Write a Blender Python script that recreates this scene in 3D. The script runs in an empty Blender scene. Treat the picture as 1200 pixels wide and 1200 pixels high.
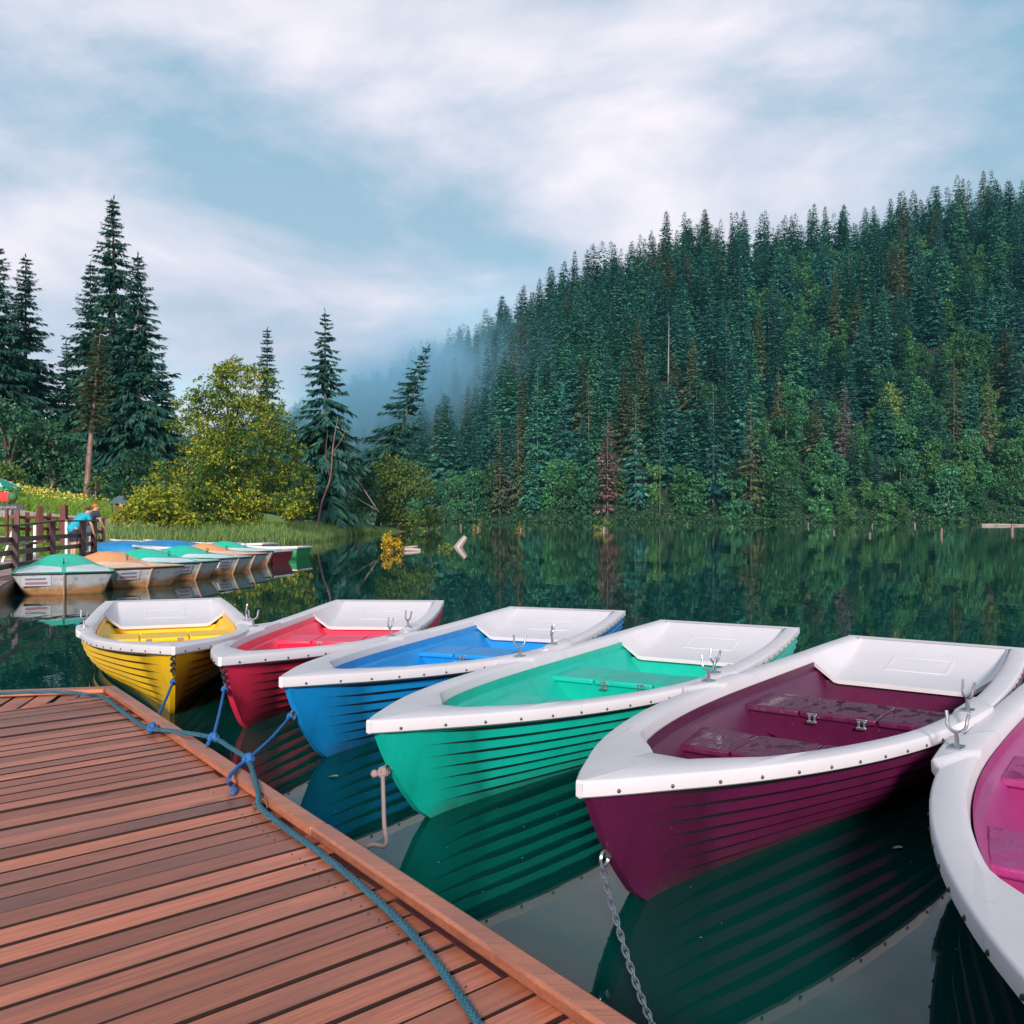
import bpy, math, random
import numpy as np
from mathutils import Vector, Matrix, noise as mnoise
R = math.radians
S = bpy.context.scene
COL = S.collection

# ------------------------------------------------------------------ camera, sky, sun, exposure
CAM_H = 1.189
F = 1064.5                      # focal length in units of the 1200 px wide photograph
HZN = 607.35                    # horizon row of the photograph
cam_d = bpy.data.cameras.new('camera'); cam = bpy.data.objects.new('camera', cam_d); COL.objects.link(cam)
cam.location = (0, 0, CAM_H); cam.rotation_euler = (R(90), 0, 0)
cam_d.sensor_width = 36; cam_d.lens = 36 * F / 1200; cam_d.shift_y = (HZN - 600) / 1200
cam_d.clip_start = 0.05; cam_d.clip_end = 6000
S.camera = cam
S.view_settings.view_transform = 'Standard'; S.view_settings.look = 'None'
S.view_settings.exposure = 0.72; S.view_settings.gamma = 1
S.cycles.volume_bounces = 1
S.cycles.max_bounces = 8
S.cycles.volume_step_rate = 1.0
S.cycles.volume_max_steps = 256

SUN_EL, SUN_AZ = R(23), R(183)   # azimuth clockwise from +Y: the light comes from behind the camera, on the left
def new_world():
    w = bpy.data.worlds.new('World'); S.world = w; w.use_nodes = True
    nt = w.node_tree; nt.nodes.clear(); N = nt.nodes.new; L = nt.links.new
    out = N('ShaderNodeOutputWorld'); bg = N('ShaderNodeBackground'); bg.inputs['Strength'].default_value = 0.1
    L(bg.outputs[0], out.inputs['Surface'])
    sky = N('ShaderNodeTexSky'); sky.sky_type = 'NISHITA'; sky.sun_disc = False
    sky.sun_elevation = SUN_EL; sky.sun_rotation = SUN_AZ; sky.altitude = 900
    tc = N('ShaderNodeTexCoord'); sp = N('ShaderNodeSeparateXYZ'); L(tc.outputs['Generated'], sp.inputs[0])
    def M(op, a, b=None, clamp=False):
        m = N('ShaderNodeMath'); m.operation = op; m.use_clamp = clamp
        for i, v in enumerate((a, b)):
            if v is None: continue
            if isinstance(v, (int, float)): m.inputs[i].default_value = v
            else: L(v, m.inputs[i])
        return m.outputs[0]
    zz = M('ADD', M('MAXIMUM', sp.outputs['Z'], 0.0), 0.22)
    cx, cy = M('DIVIDE', sp.outputs['X'], zz), M('DIVIDE', sp.outputs['Y'], zz)
    cb = N('ShaderNodeCombineXYZ'); L(cx, cb.inputs[0]); L(cy, cb.inputs[1])
    def noise(scale, detail, rough, dist, off):
        mp = N('ShaderNodeMapping'); mp.inputs['Location'].default_value = off; L(cb.outputs[0], mp.inputs[0])
        n = N('ShaderNodeTexNoise'); n.inputs['Scale'].default_value = scale; n.inputs['Detail'].default_value = detail
        n.inputs['Roughness'].default_value = rough; n.inputs['Distortion'].default_value = dist
        L(mp.outputs[0], n.inputs['Vector']); return n.outputs['Fac']
    def ramp(fac, stops):
        r = N('ShaderNodeValToRGB'); e = r.color_ramp.elements
        while len(e) < len(stops): e.new(0.5)
        for k, (p, c) in enumerate(stops): e[k].position = p; e[k].color = (*c, 1) if len(c) == 3 else c
        L(fac, r.inputs[0]); return r.outputs[0]
    def mix(fac, a, b):
        m = N('ShaderNodeMix'); m.data_type = 'RGBA'
        L(fac, m.inputs[0]) if not isinstance(fac, float) else setattr(m.inputs[0], 'default_value', fac)
        L(a, m.inputs[6]); L(b, m.inputs[7]); return m.outputs[2]
    n1 = noise(1.5, 11, 0.58, 0.25, (0.14, 27.12, 0))
    n2 = noise(0.8, 5, 0.5, 0.2, (8.19, 37.64, 0))
    # cloud tone: blue-lavender undersides to warm white tops (values are divided by the 0.1 strength)
    tone = ramp(n1, [(0.37, (1.95, 3.2, 4.1)), (0.47, (3.3, 3.9, 4.8)), (0.55, (4.7, 4.8, 5.5)), (0.66, (6.5, 6.0, 6.4))])
    low = ramp(sp.outputs['Z'], [(0.0, (6.8, 5.2, 5.9)), (0.12, (6.0, 4.9, 5.7)), (0.30, (3.9, 4.3, 5.1)), (1.0, (4.2, 4.5, 5.2))])
    lowmask = ramp(sp.outputs['Z'], [(0.02, (0.85,)*3), (0.22, (0.35,)*3), (0.42, (0.0,)*3)])
    cloud = mix(lowmask, tone, low)
    # thin places where the sky shows
    thin = ramp(n2, [(0.38, (0.85,)*3), (0.47, (0.25,)*3), (0.56, (0.03,)*3)])
    thin = mix(lowmask, thin, ramp(sp.outputs['Z'], [(0.0, (0.0,)*3), (1.0, (0.02,)*3)]))
    gain = N('ShaderNodeVectorMath'); gain.operation = 'MULTIPLY'; gain.inputs[1].default_value = (0.55, 1.0, 0.9)
    L(sky.outputs[0], gain.inputs[0])
    L(mix(thin, cloud, gain.outputs[0]), bg.inputs['Color'])
new_world()
sun_d = bpy.data.lights.new('sun', 'SUN'); sun_d.energy = 2.9; sun_d.angle = R(8); sun_d.color = (1, 0.90, 0.84)
sun = bpy.data.objects.new('sun', sun_d); COL.objects.link(sun)
sd = Vector((math.sin(SUN_AZ) * math.cos(SUN_EL), math.cos(SUN_AZ) * math.cos(SUN_EL), math.sin(SUN_EL)))
sun.rotation_euler = sd.to_track_quat('Z', 'Y').to_euler(); sun.location = (0, 0, 60)

# ------------------------------------------------------------------ helpers
def at(px, Y, py=None):
    """world x (and z) of a point of the photograph that stands Y metres away"""
    x = (px - 600) / F * Y
    return x if py is None else (x, Y, CAM_H - (py - HZN) / F * Y)
def dist_at(py, z=0.0): return F * (CAM_H - z) / (py - HZN)

def tag(o, label=None, cat=None, group=None, kind=None):
    if label: o['label'] = label
    if cat: o['category'] = cat
    if group: o['group'] = group
    if kind: o['kind'] = kind
    return o
def thing(name, label, cat, loc=(0, 0, 0), rz=0, group=None):
    o = bpy.data.objects.new(name, None); COL.objects.link(o); o.location = loc; o.rotation_euler = (0, 0, rz)
    o.empty_display_size = 0.2
    return tag(o, label, cat, group)
def link_mesh(name, me, mat=None, parent=None):
    o = bpy.data.objects.new(name, me); COL.objects.link(o)
    if mat: me.materials.append(mat)
    if parent: o.parent = parent
    return o
def np_mesh(name, V, Fc, smooth=False):
    """V (n,3) array, Fc (m,k) array of equal-sized faces"""
    me = bpy.data.meshes.new(name); V = np.asarray(V, np.float32); Fc = np.asarray(Fc, np.int32)
    me.vertices.add(len(V)); me.vertices.foreach_set('co', V.ravel())
    m, k = Fc.shape
    me.loops.add(m * k); me.loops.foreach_set('vertex_index', Fc.ravel())
    me.polygons.add(m); me.polygons.foreach_set('loop_start', np.arange(0, m * k, k, dtype=np.int32))
    if smooth: me.polygons.foreach_set('use_smooth', np.ones(m, bool))
    me.update(calc_edges=True); return me
class MB:
    def __init__(s): s.v = []; s.f = []
    def add(s, vs, fs):
        b = len(s.v); s.v += [tuple(v) for v in vs]; s.f += [tuple(i + b for i in f) for f in fs]; return s
    def box(s, c, d, rz=0, rx=0, ry=0, taper=1):
        m = Matrix.Translation(c) @ Matrix.Rotation(rz, 4, 'Z') @ Matrix.Rotation(rx, 4, 'X') @ Matrix.Rotation(ry, 4, 'Y')
        x, y, z = d[0]/2, d[1]/2, d[2]/2; t = taper
        P = [(-x,-y,-z),(x,-y,-z),(x,y,-z),(-x,y,-z),(-x*t,-y*t,z),(x*t,-y*t,z),(x*t,y*t,z),(-x*t,y*t,z)]
        return s.add([m @ Vector(p) for p in P], [(0,3,2,1),(4,5,6,7),(0,1,5,4),(1,2,6,5),(2,3,7,6),(3,0,4,7)])
    def prism(s, poly, z0, z1):
        n = len(poly)
        return s.add([(x, y, z0) for x, y in poly] + [(x, y, z1) for x, y in poly],
                     [tuple(range(n))[::-1], tuple(range(n, 2*n))] + [(i, (i+1) % n, n+(i+1) % n, n+i) for i in range(n)])
    def tube(s, pts, rad, n=8, cap=True):
        pts = [Vector(p) for p in pts]; rad = rad if hasattr(rad, '__len__') else [rad]*len(pts)
        vs, fs = [], []; up = None
        for i, p in enumerate(pts):
            d = (pts[min(i+1, len(pts)-1)] - pts[max(i-1, 0)]).normalized()
            if up is None:
                up = d.orthogonal().normalized()
            up = (up - d * up.dot(d)); up = up.normalized() if up.length > 1e-6 else d.orthogonal().normalized()
            sd_ = d.cross(up)
            for k in range(n):
                a = 2*math.pi*k/n; vs.append(p + (up*math.cos(a) + sd_*math.sin(a))*rad[i])
        for i in range(len(pts)-1):
            for k in range(n):
                a, b = i*n+k, i*n+(k+1) % n; fs.append((a, b, b+n, a+n))
        if cap: fs += [tuple(range(n))[::-1], tuple(range((len(pts)-1)*n, len(pts)*n))]
        return s.add(vs, fs)
    def beam(s, a, b, w, h):
        """rectangular bar from a to b, w across, h upright"""
        a, b = Vector(a), Vector(b); d = (b-a).normalized()
        side = d.cross(Vector((0, 0, 1))); side = side.normalized() if side.length > 1e-4 else Vector((1, 0, 0)); up = side.cross(d)
        P = [c + side*sx*w/2 + up*sz*h/2 for c in (a, b) for sx, sz in ((-1,-1),(1,-1),(1,1),(-1,1))]
        return s.add(P, [(0,3,2,1),(4,5,6,7),(0,1,5,4),(1,2,6,5),(2,3,7,6),(3,0,4,7)])
    def torus(s, c, r, t, M=None, n=14, k=6):
        vs, fs = [], []; M = M or Matrix.Identity(3)
        for i in range(n):
            a = 2*math.pi*i/n
            for j in range(k):
                b = 2*math.pi*j/k; p = Vector(((r+t*math.cos(b))*math.cos(a), (r+t*math.cos(b))*math.sin(a), t*math.sin(b)))
                vs.append(Vector(c) + M @ p)
        for i in range(n):
            for j in range(k): fs.append((i*k+j, ((i+1) % n)*k+j, ((i+1) % n)*k+(j+1) % k, i*k+(j+1) % k))
        return s.add(vs, fs)
    def ball(s, c, r, n=8, m=6, sq=(1, 1, 1)):
        vs = [Vector(c) + Vector((0, 0, -r*sq[2]))]; fs = []
        for j in range(1, m):
            b = -math.pi/2 + math.pi*j/m
            for i in range(n):
                a = 2*math.pi*i/n; vs.append(Vector(c)+Vector((r*sq[0]*math.cos(a)*math.cos(b), r*sq[1]*math.sin(a)*math.cos(b), r*sq[2]*math.sin(b))))
        vs.append(Vector(c)+Vector((0, 0, r*sq[2]))); t = len(vs)-1
        for i in range(n): fs.append((0, 1+(i+1) % n, 1+i)); fs.append((t, t-n+i, t-n+(i+1) % n))
        for j in range(m-2):
            for i in range(n):
                a, b = 1+j*n+i, 1+j*n+(i+1) % n; fs.append((a, b, b+n, a+n))
        return s.add(vs, fs)
    def grid(s, rows, closed=False):
        n = len(rows[0]); vs = [p for r in rows for p in r]; fs = []
        for i in range(len(rows)-1):
            for k in range(n if closed else n-1):
                a, b = i*n+k, i*n+(k+1) % n; fs.append((a, b, b+n, a+n))
        return s.add(vs, fs)
    def build(s, name, mat, parent=None, smooth=None, bevel=0, seg=2, extra=()):
        nf = len(s.f); marks = []
        for mb, m2 in extra: marks.append((len(s.f), len(mb.f), m2)); s.add(mb.v, mb.f)
        me = bpy.data.meshes.new(name); me.from_pydata(s.v, [], s.f); me.update()
        if smooth is not None:
            me.polygons.foreach_set('use_smooth', np.ones(len(me.polygons), bool))
            if smooth: me.set_sharp_from_angle(angle=R(smooth))
        o = link_mesh(name, me, mat, parent)
        for a, n, m2 in marks:
            me.materials.append(m2); k = len(me.materials)-1; ids = np.zeros(len(me.polygons), np.int32); me.polygons.foreach_get('material_index', ids); ids[a:a+n] = k; me.polygons.foreach_set('material_index', ids)
        if bevel:
            b = o.modifiers.new('bevel', 'BEVEL'); b.width = bevel; b.segments = seg; b.limit_method = 'ANGLE'; b.angle_limit = R(40)
        return o
def spline(xs, ys):
    """smooth 1-D interpolation (cubic Hermite, finite-difference tangents)"""
    xs = np.array(xs, float); ys = np.array(ys, float); d = np.gradient(ys, xs)
    def f(x):
        x = np.clip(x, xs[0], xs[-1]); i = np.clip(np.searchsorted(xs, x) - 1, 0, len(xs)-2)
        h = xs[i+1]-xs[i]; t = (x-xs[i])/h
        return ((2*t**3-3*t**2+1)*ys[i] + (t**3-2*t**2+t)*h*d[i] + (-2*t**3+3*t**2)*ys[i+1] + (t**3-t**2)*h*d[i+1])
    return f
def sstep(a, b, x):
    t = np.clip((np.asarray(x, float)-a)/(b-a), 0, 1); return t*t*(3-2*t)
def smooth_path(pts, n=6):
    P = [Vector(p) for p in pts]; out = []
    for i in range(len(P)-1):
        p0, p1, p2, p3 = P[max(i-1, 0)], P[i], P[i+1], P[min(i+2, len(P)-1)]
        for k in range(n):
            t = k/n; out.append(0.5*((2*p1)+(p2-p0)*t+(2*p0-5*p1+4*p2-p3)*t*t+(3*p1-p0-3*p2+p3)*t**3))
    return out + [P[-1]]

# ------------------------------------------------------------------ materials
MATS = {}
def mat(name, color, rough=0.5, metal=0.0, build=None, coat=0.0, spec=0.5):
    if name in MATS: return MATS[name]
    m = bpy.data.materials.new(name); m.use_nodes = True; nt = m.node_tree; b = nt.nodes['Principled BSDF']
    b.inputs['Base Color'].default_value = (*color, 1); b.inputs['Roughness'].default_value = rough
    b.inputs['Metallic'].default_value = metal; b.inputs['Coat Weight'].default_value = coat
    b.inputs['Specular IOR Level'].default_value = spec
    if build: build(NT(nt, b))
    MATS[name] = m; return m
class NT:
    def __init__(s, nt, b): s.nt = nt; s.b = b; s.tcn = None
    def n(s, t): return s.nt.nodes.new(t)
    def l(s, a, b): s.nt.links.new(a, b)
    def tc(s, k='Object'):
        if not s.tcn: s.tcn = s.n('ShaderNodeTexCoord')
        return s.tcn.outputs[k]
    def noise(s, scale, detail=4, rough=0.55, stretch=(1, 1, 1), dist=0.0, co='Object', vec=None):
        mp = s.n('ShaderNodeMapping'); mp.inputs['Scale'].default_value = stretch; s.l(vec if vec is not None else s.tc(co), mp.inputs[0])
        n = s.n('ShaderNodeTexNoise'); n.inputs['Scale'].default_value = scale; n.inputs['Detail'].default_value = detail
        n.inputs['Roughness'].default_value = rough; n.inputs['Distortion'].default_value = dist
        s.l(mp.outputs[0], n.inputs['Vector']); return n.outputs['Fac']
    def ramp(s, fac, stops):
        r = s.n('ShaderNodeValToRGB'); e = r.color_ramp.elements
        while len(e) < len(stops): e.new(0.5)
        for k, (p, c) in enumerate(stops):
            e[k].position = p; c = (c,)*3 if isinstance(c, (int, float)) else c; e[k].color = (*c, 1)
        s.l(fac, r.inputs[0]); return r.outputs[0]
    def mix(s, fac, a, b, mode='MIX'):
        m = s.n('ShaderNodeMix'); m.data_type = 'RGBA'; m.blend_type = mode
        for i, v in ((0, fac), (6, a), (7, b)):
            if isinstance(v, (int, float)): m.inputs[i].default_value = v
            elif isinstance(v, tuple): m.inputs[i].default_value = (*v, 1)
            else: s.l(v, m.inputs[i])
        return m.outputs[2]
    def math(s, op, a, b=None, clamp=False):
        m = s.n('ShaderNodeMath'); m.operation = op; m.use_clamp = clamp
        for i, v in enumerate((a, b)):
            if v is None: continue
            if isinstance(v, (int, float)): m.inputs[i].default_value = v
            else: s.l(v, m.inputs[i])
        return m.outputs[0]
    def bump(s, h, strength=0.2, dist=0.01):
        b = s.n('ShaderNodeBump'); b.inputs['Strength'].default_value = strength; b.inputs['Distance'].default_value = dist
        s.l(h, b.inputs['Height']); s.l(b.outputs[0], s.b.inputs['Normal'])
    def set(s, k, v): s.l(v, s.b.inputs[k])
    def z(s, co='Object'):
        x = s.n('ShaderNodeSeparateXYZ'); s.l(s.tc(co), x.inputs[0]); return x.outputs['Z']

def paint(name, c, dirt=(0.05, 0.045, 0.03), amt=0.55, wet=False, rough=0.42):
    """moulded glass-fibre in one colour: faint fading, scuffs, grime along the waterline"""
    def bld(t):
        f = t.noise(2.2, 5); d = tuple(x*0.80 for x in c); l_ = tuple(min(1, x*1.08+0.004) for x in c)
        col = t.mix(f, d, l_)
        streak = t.noise(7, 6, 0.6, (1, 1, 0.22))
        col = t.mix(t.math('MULTIPLY', t.ramp(streak, [(0.50, 0.0), (0.70, 1.0)]), 0.42), col, tuple(x*0.62 for x in c))
        sp = t.noise(58, 3, 0.6)
        col = t.mix(t.math('MULTIPLY', t.ramp(sp, [(0.70, 0.0), (0.74, 1.0)]), 0.5), col, tuple(min(1, x*0.6+0.25) for x in c))
        # algae and grime in the band just over the water, uneven
        zb = t.math('ADD', t.z(), t.math('MULTIPLY', t.noise(5, 6, 0.65), 0.22))
        g = t.ramp(zb, [(0.06, 1.0), (0.2, 0.0)])
        col = t.mix(t.math('MULTIPLY', g, amt), col, dirt)
        t.set('Base Color', col)
        if wet:
            w = t.noise(9, 5, 0.62, (1, 1.6, 1)); wm = t.ramp(w, [(0.49, 0.0), (0.53, 1.0)])
            t.set('Roughness', t.math('SUBTRACT', t.math('ADD', t.math('MULTIPLY', f, 0.2), 0.40), t.math('MULTIPLY', wm, 0.38)))
            t.bump(t.math('ADD', t.math('MULTIPLY', t.noise(140, 2), 0.25), t.math('MULTIPLY', wm, 0.6)), 0.22, 0.004)
        else:
            t.set('Roughness', t.math('ADD', t.math('MULTIPLY', f, 0.25), rough-0.12))
            t.bump(t.noise(38, 4), 0.12, 0.003)
    return mat(name, c, rough, build=bld)
def white_bld(t):
    f = t.noise(3, 5); col = t.mix(f, (0.60, 0.555, 0.575), (0.70, 0.65, 0.67))
    sc = t.ramp(t.noise(16, 8, 0.72, (1, 1, 1)), [(0.60, 0.0), (0.70, 1.0)])
    col = t.mix(t.math('MULTIPLY', sc, 0.5), col, (0.42, 0.41, 0.44))
    sp = t.ramp(t.noise(75, 3, 0.6), [(0.69, 0.0), (0.72, 1.0)])
    col = t.mix(t.math('MULTIPLY', sp, 0.45), col, (0.33, 0.31, 0.33))
    t.set('Base Color', col); t.set('Roughness', t.math('ADD', t.math('MULTIPLY', f, 0.3), 0.28)); t.bump(t.noise(30, 4), 0.10, 0.003)
WHITE = mat('white_gelcoat', (0.8, 0.79, 0.8), 0.4, build=white_bld)
METAL = mat('galvanised_steel', (0.42, 0.44, 0.47), 0.32, 0.9)
DARKMETAL = mat('dark_steel', (0.06, 0.06, 0.065), 0.45, 0.6)
BLACK = mat('black_rubber', (0.012, 0.012, 0.014), 0.5)

LAP_SHADE = mat('lap_shade_and_grime', (0.012, 0.014, 0.016), 0.6)  # dark strip under each hull lap: the lap's shade painted in, with some grime
def wood(name, dark, light, grain=(1.2, 26, 26), wet=0.5):
    def bld(t):
        geo = t.n('ShaderNodeNewGeometry'); ri = geo.outputs['Random Per Island']
        off = t.n('ShaderNodeCombineXYZ'); t.l(t.math('MULTIPLY', ri, 37.0), off.inputs[0]); t.l(t.math('MULTIPLY', ri, 11.0), off.inputs[2])
        va = t.n('ShaderNodeVectorMath'); va.operation = 'ADD'; t.l(t.tc(), va.inputs[0]); t.l(off.outputs[0], va.inputs[1])
        g = t.noise(1.6, 7, 0.62, grain, 0.6, vec=va.outputs[0])
        big = t.noise(1.3, 4, 0.6, (0.7, 2.5, 1), vec=va.outputs[0])
        col = t.mix(t.mix(0.45, t.ramp(g, [(0.25, 0.0), (0.75, 1.0)]), t.ramp(t.noise(2.4, 5, 0.7, (grain[0]*2, grain[1]*3.5, grain[2]*3.5), vec=va.outputs[0]), [(0.35, 0.0), (0.65, 1.0)])), dark, light)
        col = t.mix(t.math('MULTIPLY', t.ramp(big, [(0.5, 0.0), (0.68, 1.0)]), 0.55), col, tuple(x*0.45+0.012 for x in dark))
        hv = t.n('ShaderNodeHueSaturation'); t.l(col, hv.inputs['Color'])
        t.l(t.math('ADD', t.math('MULTIPLY', ri, 0.75), 0.55), hv.inputs['Value'])
        knot = t.ramp(t.noise(3.2, 2, 0.5, (1, 3.2, 1), vec=va.outputs[0]), [(0.70, 0.0), (0.78, 1.0)])
        col = t.mix(t.math('MULTIPLY', knot, 0.7), hv.outputs[0], tuple(x*0.25 for x in dark))
        t.set('Base Color', col)
        t.set('Roughness', t.math('SUBTRACT', t.math('ADD', t.math('MULTIPLY', g, 0.3), 0.42), t.math('MULTIPLY', big, wet*0.7)))
        t.bump(g, 0.35, 0.004)
    return mat(name, light, 0.5, build=bld)
DECK = wood('red_stained_deck', (0.19, 0.050, 0.027), (0.62, 0.195, 0.100))
KERBW = wood('kerb_timber', (0.27, 0.08, 0.042), (0.55, 0.20, 0.11), (1.2, 20, 20))
FENCEW = wood('red_brown_fence_timber', (0.13, 0.035, 0.028), (0.26, 0.075, 0.055), (8, 8, 1.2))
RAILW = wood('dark_purple_brown_timber', (0.045, 0.016, 0.02), (0.10, 0.032, 0.038), (8, 8, 1.2))
WALKW = wood('pale_pink_planks', (0.26, 0.15, 0.13), (0.46, 0.29, 0.24), (1.2, 20, 20))
BARK = wood('bark', (0.055, 0.04, 0.032), (0.16, 0.115, 0.09), (9, 9, 1.0))
BARKRED = wood('reddish_bark', (0.14, 0.07, 0.055), (0.32, 0.19, 0.16), (9, 9, 1.0))
BARKPALE = wood('pale_dead_wood', (0.22, 0.17, 0.15), (0.45, 0.36, 0.32), (9, 9, 1.0))

def foliage(name, dark, mid, light, var=0.35, trans=0.25, patch=0, hue=0.0):
    def bld(t):
        geo = t.n('ShaderNodeNewGeometry'); ri = geo.outputs['Random Per Island']
        oi = t.n('ShaderNodeObjectInfo'); at_ = t.n('ShaderNodeAttribute'); at_.attribute_name = 'tint'
        tr = t.math('FRACT', t.math('ADD', oi.outputs['Random'], at_.outputs['Fac']))
        if patch: ri = t.math('ADD', t.math('MULTIPLY', ri, 0.62), t.math('MULTIPLY', t.math('SUBTRACT', t.noise(patch, 3, .6), 0.34), 1.3), True)
        col = t.ramp(ri, [(0.0, dark), (0.55, mid), (1.0, light)])
        hv = t.n('ShaderNodeHueSaturation'); t.l(col, hv.inputs['Color'])
        t.l(t.math('ADD', t.math('MULTIPLY', tr, 2*var), 1-var), hv.inputs['Value'])
        tr2 = t.math('FRACT', t.math('MULTIPLY', tr, 7.31))
        t.l(t.math('ADD', t.math('MULTIPLY', tr2, hue), 0.5-hue*0.55), hv.inputs['Hue'])
        t.set('Base Color', hv.outputs[0])
        tl = t.n('ShaderNodeBsdfTranslucent'); t.l(hv.outputs[0], tl.inputs['Color'])
        mx = t.n('ShaderNodeMixShader'); mx.inputs[0].default_value = trans
        t.l(t.b.outputs[0], mx.inputs[1]); t.l(tl.outputs[0], mx.inputs[2])
        out = [n for n in t.nt.nodes if n.type == 'OUTPUT_MATERIAL'][0]; t.l(mx.outputs[0], out.inputs['Surface'])
    return mat(name, mid, 0.55, build=bld, spec=0.3)
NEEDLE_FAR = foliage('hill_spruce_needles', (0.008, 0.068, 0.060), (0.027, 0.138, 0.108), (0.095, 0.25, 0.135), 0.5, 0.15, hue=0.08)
NEEDLE_OLIVE = foliage('olive_spruce_needles', (0.045, 0.075, 0.035), (0.11, 0.135, 0.055), (0.20, 0.19, 0.075), 0.2)
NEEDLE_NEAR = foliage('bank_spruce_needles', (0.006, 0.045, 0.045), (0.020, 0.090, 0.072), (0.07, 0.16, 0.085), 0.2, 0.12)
NEEDLE_DEAD = foliage('rust_red_dead_needles', (0.14, 0.075, 0.065), (0.25, 0.13, 0.11), (0.34, 0.20, 0.16), 0.1)
NEEDLE_GREY = foliage('grey_dead_needles', (0.11, 0.085, 0.085), (0.19, 0.15, 0.14), (0.27, 0.21, 0.19), 0.1)
LEAF_HILL = foliage('hill_broadleaf', (0.014, 0.080, 0.036), (0.042, 0.155, 0.055), (0.12, 0.29, 0.09), 0.45, 0.2, hue=0.07)
LEAF_YTOP = foliage('yellow_green_broadleaf', (0.07, 0.15, 0.035), (0.17, 0.26, 0.05), (0.34, 0.38, 0.08), 0.1)
LEAF_GOLD = foliage('golden_green_leaves', (0.02, 0.075, 0.02), (0.085, 0.17, 0.028), (0.66, 0.56, 0.03), 0.0, 0.3, 0.42)
LEAF_OLIVE = foliage('olive_bush_leaves', (0.03, 0.085, 0.025), (0.09, 0.17, 0.04), (0.24, 0.27, 0.06), 0.1)
LEAF_DARK = foliage('dark_bush_leaves', (0.015, 0.07, 0.04), (0.04, 0.14, 0.07), (0.10, 0.22, 0.09), 0.2)
LEAF_LIME = foliage('lime_bush_leaves', (0.08, 0.14, 0.015), (0.24, 0.28, 0.025), (0.55, 0.48, 0.04), 0.1, 0.3)
LEAF_ORANGE = foliage('orange_autumn_leaves', (0.25, 0.16, 0.015), (0.52, 0.34, 0.02), (0.75, 0.50, 0.03), 0.1, 0.3)
GRASS = foliage('bank_grass_blades', (0.08, 0.18, 0.025), (0.20, 0.36, 0.045), (0.42, 0.50, 0.08), 0.1, 0.3)
REED = foliage('reed_blades', (0.07, 0.18, 0.06), (0.18, 0.32, 0.09), (0.42, 0.46, 0.16), 0.1, 0.3)
FLOWER = foliage('yellow_flower_heads', (0.6, 0.5, 0.06), (0.72, 0.62, 0.10), (0.85, 0.75, 0.2), 0.05)

# ------------------------------------------------------------------ water and lake bed
def water_bld(t):
    far = t.noise(0.9, 4, 0.55, (1, 0.35, 1)); near = t.noise(7, 3, 0.5, (1, 0.6, 1))
    gust = t.ramp(t.noise(0.05, 3, 0.5, (1, 0.4, 1)), [(0.4, 0.25), (0.65, 1.0)])
    h = t.math('MULTIPLY', t.math('ADD', far, t.math('MULTIPLY', near, 0.10)), gust)
    t.bump(h, 0.10, 0.10)
mat('lake_water', (0.0007, 0.040, 0.034), 0.012, build=water_bld)
MATS['lake_water'].node_tree.nodes['Principled BSDF'].inputs['IOR'].default_value = 1.36
def sheet(name, pts, z, m, kind='structure'):
    me = bpy.data.meshes.new(name); me.from_pydata([(x, y, z) for x, y in pts], [], [tuple(range(len(pts)))]); me.update()
    return tag(link_mesh(name, me, m), kind=kind)
sheet('lake_water', [(-900, -60), (900, -60), (900, 420), (-900, 420)], 0.0, MATS['lake_water'])
def soil_bld(t):
    f = t.noise(0.8, 6); t.set('Base Color', t.mix(f, (0.006, 0.018, 0.010), (0.016, 0.034, 0.016)))
mat('forest_soil', (0.05, 0.05, 0.03), 0.9, build=soil_bld)
sheet('ground', [(-3000, -1500), (3000, -1500), (3000, 4000), (-3000, 4000)], -2.6, MATS['forest_soil'])

# ------------------------------------------------------------------ the wooded hill across the lake
# given per bearing u = X/Y: where the shore is, where the crest is and how high
_u   = [-1.2, -0.55, -0.30, -0.18, -0.10, -0.02, 0.05, 0.14, 0.24, 0.34, 0.42, 0.52, 0.62, 0.9]
SHORE_Y = spline(_u, [420, 420, 380, 330, 285, 262, 252, 250, 249, 248, 247, 246, 245, 244])
CREST_Y = spline(_u, [1000, 950, 820, 680, 560, 455, 425, 420, 420, 420, 420, 420, 420, 420])
CREST_Z = spline(_u, [66, 68, 68, 85, 88, 88, 101, 119, 127, 127, 136, 146, 150, 160])
def hill_pt(u, t):
    ys, yr, zr = SHORE_Y(u), CREST_Y(u), CREST_Z(u)
    Y = ys + (yr-ys)*t; tt = np.clip(t, 0, 1)
    prof = 0.93*tt + 0.07*np.sin(np.pi*tt*1.0)
    z = 0.4 + zr*prof - np.maximum(np.asarray(t)-1, 0)*zr*0.55
    z = np.where(np.asarray(t) < 0, -1.5*np.minimum(1, -np.asarray(t)*40), z)
    z = z + 2.2*np.sin(u*61+t*9)*np.sin(t*np.pi*0.98).clip(0)*(np.asarray(t) > 0)
    return np.stack([u*Y, Y, z], -1)
us = np.linspace(-0.9, 0.86, 120); ts = np.concatenate([[-0.06, -0.02], np.linspace(0, 1.5, 46)])
U, T = np.meshgrid(us, ts); P = hill_pt(U, T)
nr, nc = U.shape; idx = np.arange(nr*nc).reshape(nr, nc)
FQ = np.stack([idx[:-1, :-1], idx[:-1, 1:], idx[1:, 1:], idx[1:, :-1]], -1).reshape(-1, 4)
tag(link_mesh('hill', np_mesh('hill', P.reshape(-1, 3), FQ, True), MATS['forest_soil']), kind='structure')

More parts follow.
